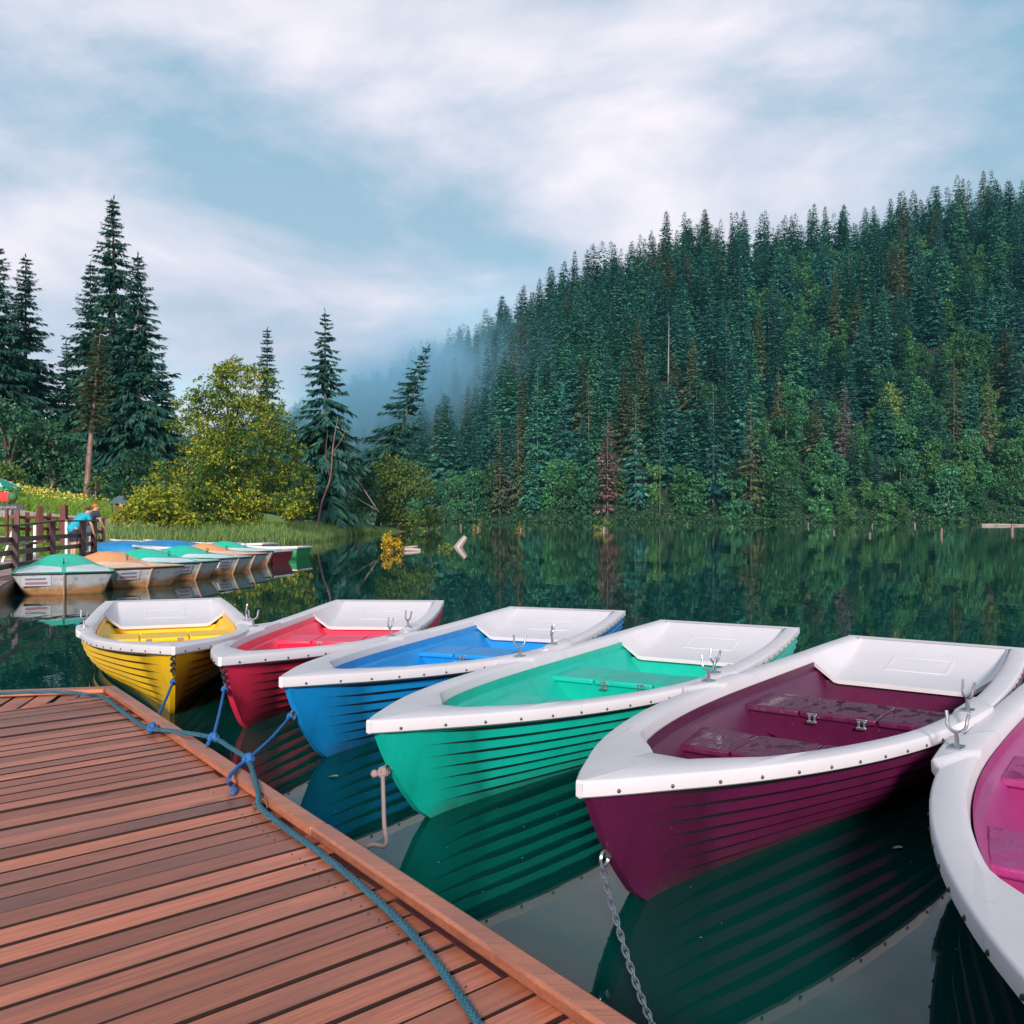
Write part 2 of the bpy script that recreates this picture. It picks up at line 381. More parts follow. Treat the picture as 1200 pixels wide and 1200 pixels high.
# ------------------------------------------------------------------ tree generators
def kites(base, d, nrm, ln, wd):
    """leaf/spray quads: base point, direction, normal, length, width"""
    side = np.cross(d, nrm); side /= np.linalg.norm(side, axis=1, keepdims=True)+1e-9
    m = base + d*ln[:, None]*0.45
    V = np.stack([base, m+side*wd[:, None]/2, base+d*ln[:, None], m-side*wd[:, None]/2], 1).reshape(-1, 3)
    return V
def quads(V): return np.arange(len(V)).reshape(-1, 4)
def unit(a): return a/(np.linalg.norm(a, axis=-1, keepdims=True)+1e-9)
def spruce_arrays(rng, H, Rm, whorls, nb, sprays, f0=0.07, gap=0.0, lean=(0, 0), bare=0.0, spray_w=0.28, droop=0.45, power=0.85, one_side=0, slen=1.0, tipw=0.012, hang=0.65):
    """drooping boughs in whorls; every bough carries many small sprays.  Returns the vertices of its quads"""
    out = []
    for w in range(whorls):
        f = f0 + (1-f0)*max(0, (w+rng.uniform(-0.3, 0.3))/whorls)**0.80; f = min(max(f, f0*0.8), 0.995)
        n = max(3, int(nb*(0.55+0.45*(1-f)))) ; a0 = rng.uniform(0, 6.28)
        skip = rng.random() < gap
        for k in range(n):
            if skip and rng.random() < 0.7: continue
            if rng.random() < bare: continue
            a = a0 + 2*np.pi*k/n + rng.uniform(-0.35, 0.35)
            ln = Rm*((1-f)**power)*rng.uniform(0.52, 1.16) + tipw*H*rng.uniform(0.4, 1)
            if one_side: ln *= 1 + one_side*math.cos(a)
            if f < f0+0.12: ln *= 0.75+rng.uniform(-.1, .2)
            m = max(3, int(sprays*(0.35+0.65*ln/Rm)))
            t = np.sort(rng.uniform(0.08, 1.0, m)); t[-1] = 1
            o = np.array([math.cos(a), math.sin(a), 0]); s = np.array([-math.sin(a), math.cos(a), 0])
            up0 = 0.32*f - 0.05; dr_ = droop*rng.uniform(0.55, 1.45)
            # bough sags, its tip lifts again
            def axis(t): return o*(ln*t)[:, None] + np.array([0, 0, 1.0])*(ln*(up0*t - dr_*t**1.5*(1-0.45*f) + 0.16*t**3))[:, None]
            p = axis(t); d = unit(axis(t+0.02)-p)
            sg = np.where(np.arange(m) % 2 == 0, 1, -1)*rng.uniform(0.5, 1.1, m)
            dirs = unit(d*rng.uniform(0.55, 1.0, m)[:, None] + s*sg[:, None]*(1.0-0.6*t)[:, None] + np.array([0, 0, -1.0])*rng.uniform(0.05, hang, m)[:, None])
            sl = (ln*(0.50-0.22*t)*rng.uniform(0.7, 1.25, m) + 0.012*H)*slen
            nr_ = unit(np.array([0, 0, 1.0]) + rng.normal(0, 0.45, (m, 3)))
            out.append(kites(p + np.array([0, 0, f*H]), dirs, nr_, sl, sl*spray_w*2*rng.uniform(0.7, 1.3, m)))
    # leader
    m = 5; z = np.linspace(0.94, 0.99, m)*H
    out.append(kites(np.stack([np.zeros(m), np.zeros(m), z], 1), unit(np.stack([rng.normal(0, .25, m), rng.normal(0, .25, m), np.ones(m)], 1)),
                     unit(rng.normal(0, 1, (m, 3))), np.full(m, H*0.024), np.full(m, H*0.009)))
    V = np.concatenate(out)
    V[:, 0] += lean[0]*(V[:, 2]/H)**1.15*H; V[:, 1] += lean[1]*(V[:, 2]/H)**1.15*H
    return V
def trunk_mb(H, r, lean=(0, 0), top=0.97, seg=9, wob=0.0, seed=0):
    rg = random.Random(seed); pts = []; rad = []
    for i in range(seg+1):
        f = i/seg*top; k = (f**1.15)*H
        pts.append((lean[0]*k + rg.uniform(-wob, wob)*(i > 0), lean[1]*k + rg.uniform(-wob, wob)*(i > 0), f*H - (0.5 if i == 0 else 0)))
        rad.append(r*(1-f)**0.8 + r*0.05 + (r*0.35 if i == 0 else 0))
    return MB().tube(pts, rad, 7)
def broadleaf_arrays(rng, lobes, n, size, flat=0.6, fill=0.45):
    """lobes: list of (x,y,z,rx,ry,rz); leaves crowd towards each lobe's skin, in clusters"""
    vol = np.array([l[3]*l[4]*l[5] for l in lobes])**0.67; vol /= vol.sum(); out = []
    for l, v in zip(lobes, vol):
        k = max(6, int(n*v)); nc_ = max(4, k//14)
        dirs = unit(rng.normal(0, 1, (nc_, 3))); rad = 1 - fill*rng.random(nc_)**1.6; rad *= 1+0.22*rng.normal(0, 1, nc_)*0.6
        cc = np.array(l[:3]) + dirs*rad[:, None]*np.array(l[3:])
        ci = rng.integers(0, nc_, k); spread = 0.22*np.array(l[3:])
        p = cc[ci] + rng.normal(0, 1, (k, 3))*spread*0.8
        d = unit(dirs[ci]*0.7 + rng.normal(0, 0.7, (k, 3)) + np.array([0, 0, -0.25]))
        nr_ = unit(np.array([0, 0, flat]) + dirs[ci]*0.4 + rng.normal(0, 0.6, (k, 3)))
        ln = size*rng.uniform(0.6, 1.35, k); out.append(kites(p, d, nr_, ln, ln*rng.uniform(0.5, 0.8, k)))
    return np.concatenate(out)
def crown_mesh(V, name='crown'): return np_mesh(name, V, quads(V))
def random_lobes(rng, H, Rm, n, low=0.3, top_taper=0.5):
    L_ = []
    for i in range(n):
        f = low + (0.93-low)*rng.random(); wid = Rm*(math.sin(math.pi*min(1, (f-low*0.6)/(1.02-low*0.6)))**0.6)*(1-top_taper*max(0, f-0.5))
        a = rng.uniform(0, 6.28); r_ = wid*rng.uniform(0.2, 0.72); q = Rm*rng.uniform(0.26, 0.44)
        L_.append((r_*math.cos(a), r_*math.sin(a), f*H, q, q, q*rng.uniform(0.55, 0.85)))
    return L_
def limbs_mb(H, r, lobes, rg, lean=(0, 0)):
    b = trunk_mb(H, r, lean, 0.75, 7, 0.05*H/8, rg.randint(0, 99))
    for l in lobes[:14]:
        z0 = max(0.12*H, l[2]*rg.uniform(0.35, 0.6)); a = Vector((0, 0, z0)); e = Vector(l[:3]); m = a.lerp(e, 0.5) + Vector((rg.uniform(-.1, .1)*H*.3, rg.uniform(-.1, .1)*H*.3, 0.03*H))
        b.tube([a, m, e], [r*0.45, r*0.28, r*0.08], 5)
    return b
def tree_from(name, label, cat, loc, crown_me, trunk_me, cmat=None, tmat=None, scale=(1, 1, 1), rz=0, group=None):
    t = thing(name, label, cat, loc, rz, group); t.scale = scale
    c = bpy.data.objects.new('crown', crown_me); COL.objects.link(c); c.parent = t
    if trunk_me:
        k = bpy.data.objects.new('trunk', trunk_me); COL.objects.link(k); k.parent = t
    return t
def with_mat(me, m): me.materials.append(m); return me
def trunk_mesh(mb, m, name='trunk'):
    me = bpy.data.meshes.new(name); me.from_pydata(mb.v, [], mb.f); me.update(); me.polygons.foreach_set('use_smooth', np.ones(len(me.polygons), bool)); me.materials.append(m); return me

# ------------------------------------------------------------------ the hillside forest
rng = np.random.default_rng(7)
H0 = 30.0
far_spruce = []
for k in range(8):
    r_ = np.random.default_rng(100+k)
    V = spruce_arrays(r_, H0, r_.uniform(3.6, 5.0), 38, 9, 10, f0=0.07, gap=0.06, spray_w=0.24, droop=r_.uniform(0.4, 0.7), power=r_.uniform(0.72, 1.0))
    far_spruce.append(V)
for k, (rm, gp, br, pw) in enumerate(((2.5, .12, .05, .8), (2.9, .3, .25, .7), (5.8, .1, .0, .8), (4.2, .32, .2, .6))):
    far_spruce.append(spruce_arrays(np.random.default_rng(150+k), H0, rm, 36, 9, 10, f0=(.07, .2, .05, .15)[k], gap=gp, bare=br, spray_w=.24, droop=.4+.1*k, power=pw, lean=(.02*k-.03, 0)))
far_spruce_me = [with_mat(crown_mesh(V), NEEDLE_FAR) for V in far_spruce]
far_olive_me = [with_mat(crown_mesh(V), NEEDLE_OLIVE) for V in far_spruce[:3]]
BARKDARK = wood('dark_bark', (0.02, 0.018, 0.016), (0.06, 0.05, 0.042), (9, 9, 1.0))
far_trunk_me = trunk_mesh(trunk_mb(H0, 0.26, top=0.9), BARKDARK)
low_spruce = [spruce_arrays(np.random.default_rng(200+k), H0, np.random.default_rng(k).uniform(3.8, 5.0), 30, 8, 7, f0=0.10, gap=0.06, spray_w=0.28, droop=0.5, power=0.75) for k in range(6)]
far_leaf_me = []
for k in range(5):
    r_ = np.random.default_rng(300+k); lb = random_lobes(r_, 16, 5.4, 18, 0.07, 0.4)
    far_leaf_me.append(with_mat(crown_mesh(broadleaf_arrays(r_, lb, 3600, 0.75)), LEAF_HILL))
far_leaf_y = with_mat(far_leaf_me[1].copy(), LEAF_YTOP); far_leaf_y.materials.clear(); far_leaf_y.materials.append(LEAF_YTOP)
far_leaf_trunk = trunk_mesh(trunk_mb(16, 0.22, top=0.8), BARK)

spruce_sites = []; leaf_sites = []
cells = {}
def free(x, y, r):
    cx_, cy_ = int(x//8), int(y//8)
    for i in (-1, 0, 1):
        for j in (-1, 0, 1):
            for (a, b) in cells.get((cx_+i, cy_+j), ()):
                if (a-x)**2+(b-y)**2 < r*r: return False
    return True
def occupy(x, y): cells.setdefault((int(x//8), int(y//8)), []).append((x, y))
def on_hill(px, t):
    p = hill_pt(np.array((px-600)/F), np.array(t)); return [float(v) for v in p]
# trees that stand out one by one in the photograph: px column, how far up the slope (0 shore .. 1 crest), height
special = []
def stand(px, t, top_py):
    p = on_hill(px, t); h = CAM_H - (top_py-HZN)/F*p[1] - p[2]; occupy(p[0], p[1]); return p, h
SPECIAL = [('dead', 712, 0.01, 479), ('grey', 990, 0.10, 446), ('olive', 880, 0.012, 462), ('olive', 586, 0.012, 492), ('olive', 607, 0.03, 486),
           ('olive', 1118, 0.14, 415), ('olive', 1158, 0.10, 436), ('snag', 783, 0.28, 366), ('ytop', 1036, 0.16, 436), ('sprucebig', 745, 0.02, 462),
           ('sprucebig', 836, 0.02, 448), ('sprucebig', 690, 0.03, 440), ('olive', 912, 0.17, 425), ('snag', 773, 0.01, 520), ('sprucebig', 630, 0.05, 430)]
placed = [(k, stand(px, t, top)) for k, px, t, top in SPECIAL]
for k_ in range(42000):
    if k_ < 900: u = rng.uniform(-0.2, 0.62); t = rng.uniform(0.0, 0.035)
    else: u = rng.uniform(-0.42, 0.66); t = rng.uniform(0.0, 1.10)
    p = hill_pt(np.array(u), np.array(t)); x, y, z = p
    if x > 330: continue
    far_ = y > 470
    leafy = (t < 0.055 and u > -0.12 and rng.random() < (0.9 if u > 0.05 else 0.6)) or (t < 0.25 and u > 0.26 and rng.random() < 0.38) or (u > 0.2 and 0.2 < t < 0.85 and math.sin(u*38+2)+math.sin(t*17+u*20) > 0.2 and rng.random() < 0.65)
    if not free(x, y, (5.0 if leafy else 5.9) if not far_ else 7.0): continue
    occupy(x, y)
    if leafy: leaf_sites.append((x, y, z, rng.uniform(9, 16), t, u))
    else: spruce_sites.append((x, y, z, rng.uniform(16, 30)*(0.85 if t < 0.05 else 1), t, u))
    if len(spruce_sites) > 2600: break
# keep what the photograph can show; the crest line and all that stands in front of it
def shows(s):
    x, y, z, h, t, u = s; return -0.42 < u < 0.60
spruce_sites = [s for s in spruce_sites if shows(s)]; leaf_sites = [s for s in leaf_sites if shows(s)]
spruce_sites.sort(key=lambda s: -s[3]/s[1]*(1 if -0.10 < s[5] < 0.57 else 0.3))
leaf_sites.sort(key=lambda s: s[1])
print('sites', len(spruce_sites), len(leaf_sites))
solo, rest = spruce_sites[:270], spruce_sites[270:]
for i, (x, y, z, h, t, u) in enumerate(solo):
    s = h/H0; w = rng.uniform(0.95, 1.45)*(30/h)**.35
    pale = rng.random() < 0.15
    me = (far_olive_me[i % 3] if pale else far_spruce_me[(i*5+i//7) % 12])
    if t < 0.12: lab, gr = ('olive tinged spruce' if pale else 'dark green spruce') + ' low on the hill close to the far shore', 'spruces along the far shore'
    elif t < 0.6: lab, gr = ('olive tinged spruce' if pale else 'dark green spruce') + ' crowded among others halfway up the wooded hillside', 'spruces on the hillside'
    else: lab, gr = ('olive tinged spruce' if pale else 'dark green spruce') + ' high up near the crest of the wooded hill', 'spruces near the hill crest'
    tree_from('spruce_tree', lab, 'tree', (x, y, z-0.3), me, far_trunk_me, scale=(s*w, s*w, s), rz=rng.uniform(0, 6.28), group=gr)
for i, (x, y, z, h, t, u) in enumerate(leaf_sites[:295]):
    s = h/16; w = rng.uniform(0.85, 1.15)
    lab, gr = ('bushy green broadleaf tree hanging over the far lake shore', 'broadleaf trees along the far shore') if t < 0.06 else ('rounded bright green broadleaf tree among the hillside spruces', 'broadleaf trees on the hillside')
    tree_from('broadleaf_tree', lab, 'tree', (x, y, z-(1.3 if t < 0.06 else 0.3)), far_leaf_me[i % 5], far_leaf_trunk, scale=(s*w, s*w, s), rz=rng.uniform(0, 6.28), group=gr)
Vs, Ts = [], []
for i, (x, y, z, h, t, u) in enumerate(rest):
    V = low_spruce[i % 6]; a = rng.uniform(0, 6.28); s = h/H0; w = s*rng.uniform(0.95, 1.45)*(30/h)**.35; c_, s_ = math.cos(a)*w, math.sin(a)*w
    Vs.append(np.stack([V[:, 0]*c_-V[:, 1]*s_+x, V[:, 0]*s_+V[:, 1]*c_+y, V[:, 2]*s+z-0.3], 1).astype(np.float32)); Ts.append(np.full(len(V), rng.random(), np.float32))
Vr = np.concatenate(Vs); me = np_mesh('forest', Vr, quads(Vr)); atn = me.attributes.new('tint', 'FLOAT', 'POINT'); atn.data.foreach_set('value', np.concatenate(Ts))
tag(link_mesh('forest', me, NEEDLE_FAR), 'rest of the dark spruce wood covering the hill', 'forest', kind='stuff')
r_ = np.random.default_rng(900); n = 44000; u_ = r_.uniform(-0.3, 0.62, n); cw = np.sin(u_*173)+np.sin(u_*97+1)+np.sin(u_*411)
t_ = -0.010 + 0.11*r_.random(n)**2.0; p = hill_pt(u_, t_); p[:, 2] = np.maximum(p[:, 2], 0)*np.where(t_ < .012, .6, .97) + r_.random(n)**1.3*(1.1+0.4*cw)
V = kites(p, unit(r_.normal(0, 1, (n, 3))), unit(r_.normal(0, .6, (n, 3))+np.array([0, -.4, .6])), r_.uniform(.5, 1.1, n), r_.uniform(.3, .7, n))
tag(link_mesh('undergrowth', np_mesh('undergrowth', V, quads(V)), foliage('shore_scrub_leaves', (0.012, 0.05, 0.022), (0.03, 0.095, 0.035), (0.08, 0.17, 0.05), 0.1)), 'low green undergrowth lining the far shore', 'undergrowth', kind='stuff')
labs = {'olive': ['tall olive brown spruce rising straight from the far shore, brownest of the wood', 'slim olive spruce by the far shore, left one of a close pair', 'slim olive spruce by the far shore, right one of a close pair',
                  'olive spruce with sparse top above the bright broadleaf trees', 'olive brown spruce nearest the edge above the shore trees', 'olive spruce part way up the slope behind the tall olive brown one'],
        'dead': ['rust red dead spruce standing at the far shore'], 'grey': ['grey dead spruce with bare twigs above the shore broadleaf trees'],
        'snag': ['tall pale bare trunk rising out of the spruce wood halfway up', 'thin pale bare trunk at the far shore'],
        'ytop': ['broadleaf tree with yellow green domed top beside the grey dead spruce'],
        'sprucebig': ['tall green spruce at the far shore right of the rust red one', 'tall green spruce at the shore left of the olive brown one', 'tall green spruce at the shore left of the rust red one', 'large hazy green spruce right of the olive pair']}
cnt = {}
for k, (p, h) in placed:
    i = cnt.get(k, 0); cnt[k] = i+1; lab = labs[k][i]; p = (p[0], p[1], p[2]-0.3)
    if k == 'ytop': tree_from('broadleaf_tree', lab, 'tree', p, far_leaf_y, far_leaf_trunk, scale=(h/16*0.85, h/16*0.85, h/16))
    elif k == 'snag': tree_from('bare_trunk', lab, 'tree', p, with_mat(crown_mesh(spruce_arrays(np.random.default_rng(5+i), h, 1.0, 16, 3, 3, f0=0.35, bare=0.5, spray_w=0.06)), NEEDLE_GREY),
                                  trunk_mesh(trunk_mb(h, 0.30 if i == 0 else 0.16, (0.01, 0), 0.97), BARKPALE if i == 0 else BARK))
    elif k in ('dead', 'grey'):
        V = spruce_arrays(np.random.default_rng(40+i+(k == 'dead')), h, 0.145*h, 34, 9, 9, f0=0.08, bare=0.08, spray_w=0.2, droop=0.35)
        tree_from('dead_spruce', lab, 'tree', p, with_mat(crown_mesh(V), NEEDLE_DEAD if k == 'dead' else NEEDLE_GREY), trunk_mesh(trunk_mb(h, 0.2), BARKRED if k == 'dead' else BARK))
    else:
        V = spruce_arrays(np.random.default_rng(60+i), h, 0.14*h, 34, 8, 10, f0=0.05, gap=0.1, spray_w=0.18, droop=0.55)
        tree_from('spruce_tree', lab, 'tree', p, with_mat(crown_mesh(V), NEEDLE_OLIVE if k == 'olive' else NEEDLE_FAR), trunk_mesh(trunk_mb(h, 0.32), BARK))

# ------------------------------------------------------------------ rowing boats
BL = 4.5
W_OUT = spline([0, .10, .3, .65, 1.1, 1.6, 2.2, 2.9, 3.6, 4.1, 4.5], [.004, .058, .148, .292, .435, .545, .612, .625, .605, .575, .54])
Z_G = spline([0, .5, 1.0, 1.6, 2.2, 3.3, 4.5], [.459, .42, .385, .352, .332, .325, .353])
STEM = spline([-.16, -.08, 0, .12, .25, .40, .5], [.95, .55, .36, .22, .12, .035, .0])
FLOOR = 0.035
def hull_pt(s, q, side, off=0.0):
    zg = float(Z_G(s*BL)) - 0.02; zk = -0.16
    z = zk + (zg-zk)*q; st = float(STEM(z)); end = BL - 0.10*(1-q)
    u = st + s*(end-st); w = float(W_OUT(s*BL)); b = float(sstep(0, 0.5, s))
    pr = (1-b)*q**0.92 + b*(1-(1-q)**2.3)**0.62 if q > 0 else 0
    wv = w*pr + off
    if q <= 0: wv = 0.012
    return (u, side*max(wv, 0.014), z)
def pad(u): return float(sstep(1.92, 1.98, u)*(1-sstep(2.42, 2.50, u)))
def make_boat(label, key, color, pos, yaw, group='rowing boats moored at the dock', detail=True, wet=False, disc=False, chain=True, ring_at=0.14, bolts=True):
    P = paint(key, color, wet=False); PW = paint(key+'_inside', color, amt=0.0); PL = paint(key+'_wet', color, amt=0.0, wet=True) if wet else PW
    t = thing('rowing_boat', label, 'boat', pos, 0, group)
    # local u axis: bow (0) to stern; yaw measured clockwise from +Y
    t.rotation_euler = (0, 0, R(90-yaw))
    # local coordinates: x = u, y = -v (v to the right seen from the bow looking aft)
    NS = 44 if detail else 20
    ss = [((k/NS)**1.25) for k in range(NS+1)]
    qb = [1.0, .905, .815, .725, .635, .545, .455, .36, .25, .12, 0.0]
    hb = MB(); shade_strips_ = []
    for side in (1, -1):
        rows = []; seam = MB(); shade_strips_.append(seam)
        for i in range(len(qb)-1):
            a = []; b = []
            for s in ss:
                u = s*BL; amp = 0.020*float(sstep(.20, .70, u)) + 0.0005
                a.append(hull_pt(s, qb[i], side, 0)); b.append(hull_pt(s, qb[i+1]+0.012, side, amp if qb[i+1] > 0 else 0))
            rows += [a, b]
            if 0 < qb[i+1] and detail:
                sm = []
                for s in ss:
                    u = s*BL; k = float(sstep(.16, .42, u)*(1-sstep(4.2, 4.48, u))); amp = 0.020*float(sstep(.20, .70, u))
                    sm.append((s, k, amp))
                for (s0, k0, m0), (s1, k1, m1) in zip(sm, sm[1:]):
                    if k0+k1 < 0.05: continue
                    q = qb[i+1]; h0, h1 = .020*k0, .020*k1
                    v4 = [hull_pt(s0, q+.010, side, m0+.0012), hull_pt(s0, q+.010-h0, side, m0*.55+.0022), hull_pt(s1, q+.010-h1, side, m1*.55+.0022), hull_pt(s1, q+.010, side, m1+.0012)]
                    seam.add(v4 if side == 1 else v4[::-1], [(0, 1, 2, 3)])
        rows = rows if side == 1 else [r[::-1] for r in rows]
        hb.grid(rows)
    # transom
    l = [hull_pt(1, q, 1) for q in qb]; r = [hull_pt(1, q, -1) for q in qb]
    hb.grid([l, r])
    # stem strip
    sl = [hull_pt(0, q, 1) for q in qb]; sr = [hull_pt(0, q, -1) for q in qb]; hb.grid([sr, sl])
    hb.build('hull', P, t, smooth=28, extra=[(q_, LAP_SHADE) for q_ in shade_strips_] if detail else ())
    # --- white gunwale moulding: outer lip, top, inner lip
    NU = 70 if detail else 26
    us_ = sorted(set([0.0, .02, .05] + [BL*(k/NU) for k in range(NU+1)] + ([1.92, 1.95, 1.98, 2.42, 2.46, 2.5] if detail else [])))
    def outer(u):
        return float(W_OUT(u)) + 0.007 + 0.015*float(sstep(0, .5, u)) + 0.028*pad(u)
    UI0, UI1 = 0.55, BL-0.075
    def ui(u): return UI0 + (UI1-UI0)*(max(0, u-0.0)/BL)**0.98
    def inner(u):
        x = ui(u); w = float(W_OUT(x)) - 0.082
        return x, max(0.0, w*float(sstep(-0.28, 0.42, u)**1.0) if u < 0.42 else w)
    gb = MB()
    for side in (1, -1):
        rows = []
        for u in us_:
            zt = float(Z_G(u)) + 0.016*pad(u); wo = outer(u); x, wi = inner(u); zi = float(Z_G(x)) + 0.016*pad(u)*0.9 - 0.004
            fx = -0.012*(1-sstep(0, .3, u))          # the lip runs round the bow
            bl = 0.009
            mx, mw = (u*0.35+x*0.65), (wo*0.35+wi*0.65)
            rows.append([(u+fx*0.8, side*(wo-0.010), zt-0.051), (u+fx, side*wo, zt-0.045), (u+fx, side*(wo+0.001), zt-bl), (u+fx*0.85, side*(wo-0.35*bl), zt-0.3*bl), (u+fx*0.5, side*max(wo*.6, wo-bl), zt),
                         (mx, side*mw, (zt+zi)/2+0.004), (x-0.012, side*(wi+0.010), zi), (x-0.004, side*(wi+0.003), zi-0.004), (x, side*wi, zi-0.014), (x+0.002, side*(wi-0.008), zi-0.06 - 0.03*float(1-sstep(0.2, 1.2, u)))])
        rows = rows if side == 1 else [r_[::-1] for r_ in rows]
        # close across bow
        gb.grid(rows)
    # bow cap and stern bar
    def row_at(side, u):
        pass
    u = 0.0; zt = float(Z_G(0)); wo = outer(0)
    for z0, z1, xa, xb in ((zt-.051, zt-.045, -0.0096, -.012), (zt-.045, zt-.009, -.012, -.012), (zt-.009, zt-.0027, -.012, -.0102), (zt-.0027, zt, -.0102, -.006)):
        f0 = wo-0.010 if z0 == zt-.051 else wo; 
        gb.add([(xa, f0, z0), (xa, -f0, z0), (xb, -wo, z1), (xb, wo, z1)], [(0, 1, 2, 3)])
    x0, w0 = inner(0); z0_ = float(Z_G(x0))-.004; mw0 = wo*.35+w0*.65; mz0 = (zt+z0_)/2+.004; mx0 = x0*.65
    gb.add([(-.006, wo*.6, zt), (-.006, -wo*.6, zt), (mx0, -mw0, mz0), (mx0, mw0, mz0), (x0-.012, -w0-.01, z0_), (x0-.012, w0+.01, z0_), (x0-.004, -w0-.003, z0_-.004), (x0-.004, w0+.003, z0_-.004),
            (x0, -w0, z0_-.010), (x0, w0, z0_-.010), (x0+.002, -w0+.008, z0_-.086), (x0+.002, w0-.008, z0_-.086)], [(0, 1, 2, 3), (3, 2, 4, 5), (5, 4, 6, 7), (7, 6, 8, 9), (9, 8, 10, 11)])
    zs = float(Z_G(BL)); wl = outer(BL); xi, wi_ = inner(BL)
    gb.add([(BL+.018, wl, zs-.045), (BL+.018, -wl, zs-.045), (BL+.018, -wl, zs), (BL+.018, wl, zs), (xi, wi_, zs-.004), (xi, -wi_, zs-.004), (BL, wl, zs-.045), (BL, -wl, zs-.045), (BL, wl, zs), (BL, -wl, zs)],
           [(0, 1, 2, 3), (3, 2, 5, 4), (0, 3, 8, 6), (1, 7, 9, 2), (3, 4, 8), (2, 9, 5)])
    rb = MB()
    if bolts:
        for side in (1, -1):
            uu = 0.10
            while uu < 4.3:
                w = outer(uu); fx = -0.012*(1-sstep(0, .3, uu))
                rb.ball((uu+fx, side*(w+0.001), float(Z_G(uu))+0.016*pad(uu)-0.034), 0.0065, 6, 4); uu += 0.165
    gb.build('gunwale', WHITE, t, smooth=42, extra=[(rb, DARKMETAL)] if bolts else ())
    # --- inside of the hull
    US = 3.62
    def wi_at(x): return max(0.004, (float(W_OUT(x))-0.086))
    def fl_w(x): return max(0.003, wi_at(x)*0.70*float(sstep(0.3, 1.5, x))**0.5)
    xs = [UI0+0.002 + (US-UI0)*k/22 for k in range(23)]
    ib = MB(); rows = []
    def sec(x):
        # inner half width at the fore end closes with the deck opening
        k = (x-UI0)/(UI1-UI0); u = BL*max(0, k)**(1/0.98); _, wI = inner(u); zt = float(Z_G(x))-0.05-0.03*float(1-sstep(0.2, 1.2, x)); wI = max(0.01, wI-0.006)
        f = fl_w(x); f = min(f, wI*0.92)
        return [(wI-0.007, zt+.004), (wI-0.010, zt-0.045), (wI-0.035*min(1, wI*3), zt-0.055), (f+(wI-f)*.35, FLOOR+0.085), (f, FLOOR+0.012), (f*0.8, FLOOR)]
    for x in xs:
        h_ = sec(x); rows.append([(x, a, z) for a, z in h_] + [(x, -a, z) for a, z in h_[::-1]])
    ib.grid(rows)
    # fore end wall of the well
    ib.add(rows[0], [tuple(range(len(rows[0])))])
    # bulkhead below the stern moulding
    low_ = [p for p in rows[-1] if p[2] < 0.16]; wq = max(p[1] for p in low_); n = len(low_)
    lowp = [p for p in low_ if p[1] > 0]; lown = [p for p in low_ if p[1] < 0]; top_w = 0.49
    ib.add([(US+0.001, top_w, 0.172)] + [(US+0.001, p[1], p[2]) for p in lowp + lown] + [(US+0.001, -top_w, 0.172)], [tuple(range(len(low_)+2))])
    ib.build('liner', PW, t, smooth=35)
    # --- white stern moulding: slopes from the transom down to the bulkhead
    sb = MB(); rows = []
    for k in range(9):
        x = 3.58 + (UI1+.012-3.58)*k/8; w = wi_at(x)+0.004; f = k/8; zg = float(Z_G(x)); zp = 0.19 + (zg-0.004-0.19)*(0.28*f + 0.72*f**2.6); e = 0.115*(1-f)+0.02
        h_ = [(w, zg-0.012+.010*f**3), (w-0.012, zg-0.03*(1-f)-.012+.009*f**3), (w-e*0.85, zp+0.022*(1-f)), (w-e, zp+0.006*(1-f)), (w-e-0.03, zp), (0.0, zp)]
        rows.append([(x, a, z) for a, z in h_] + [(x, -a, z) for a, z in h_[-2::-1]])
    front = [(3.585, a, z-0.028) for _, a, z in rows[0]]
    sb.grid([front] + rows); so = sb.build('stern_seat', WHITE, t, smooth=38)
    # recessed step pad moulded into it
    def zp_at(x):
        f = (x-3.58)/(UI1-3.58); zg = float(Z_G(x)); return 0.19 + (zg-0.012-0.19)*(0.28*f + 0.72*f**2.6)
    pb = MB()
    for (xa, xb, ya, yb) in ((3.95, 4.02, -.19, .19), (4.20, 4.235, -.19, .19)):
        pb.add([(xa, ya, zp_at(xa)+.004), (xa, yb, zp_at(xa)+.004), (xb, yb, zp_at(xb)+.004), (xb, ya, zp_at(xb)+.004), (xa, ya, zp_at(xa)-.02), (xa, yb, zp_at(xa)-.02), (xb, yb, zp_at(xb)-.02), (xb, ya, zp_at(xb)-.02)],
               [(0, 1, 2, 3), (0, 4, 5, 1), (1, 5, 6, 2), (2, 6, 7, 3), (3, 7, 4, 0)])
    for sgn in (1, -1):
        r1 = [(3.95+0.285*k/5, sgn*.19, zp_at(3.95+0.285*k/5)+.004) for k in range(6)]; r2 = [(a, sgn*.165, z) for a, b, z in r1]
        r0 = [(a, sgn*.20, z-.014) for a, b, z in r1]; r3 = [(a, sgn*.155, z-.014) for a, b, z in r1]
        pb.grid([r0, r1, r2, r3])
    pb.build('step_pad', WHITE, so, smooth=30, bevel=0.004)
    # --- box seats with three lids each
    def half(x, z):
        h_ = sec(x); zs_ = [p[1] for p in h_][::-1]; ws_ = [p[0] for p in h_][::-1]; return float(np.interp(z, zs_, ws_))
    for (xa, xb, zt, seams) in ((1.42, 1.76, .222, (-.12, .16)), (2.42, 2.80, .215, (-.17, .21))):
        b = MB(); hh = zt-0.022
        A = [(xa+0.035*(1-k/4)*0+0.03*(1-k/4), FLOOR+(hh-FLOOR)*k/4) for k in range(5)]
        def ring(x, z): w = half(x, z)+0.006; return [(x, w, z), (x, -w, z)]
        fr = [ring(xa+0.05*(1-k/4), FLOOR+(hh-FLOOR)*k/4) for k in range(5)]; bk = [ring(xb, hh-(hh-FLOOR)*k/4) for k in range(5)]
        b.grid(fr+bk); st = b.build('seat', PW, t, smooth=30)
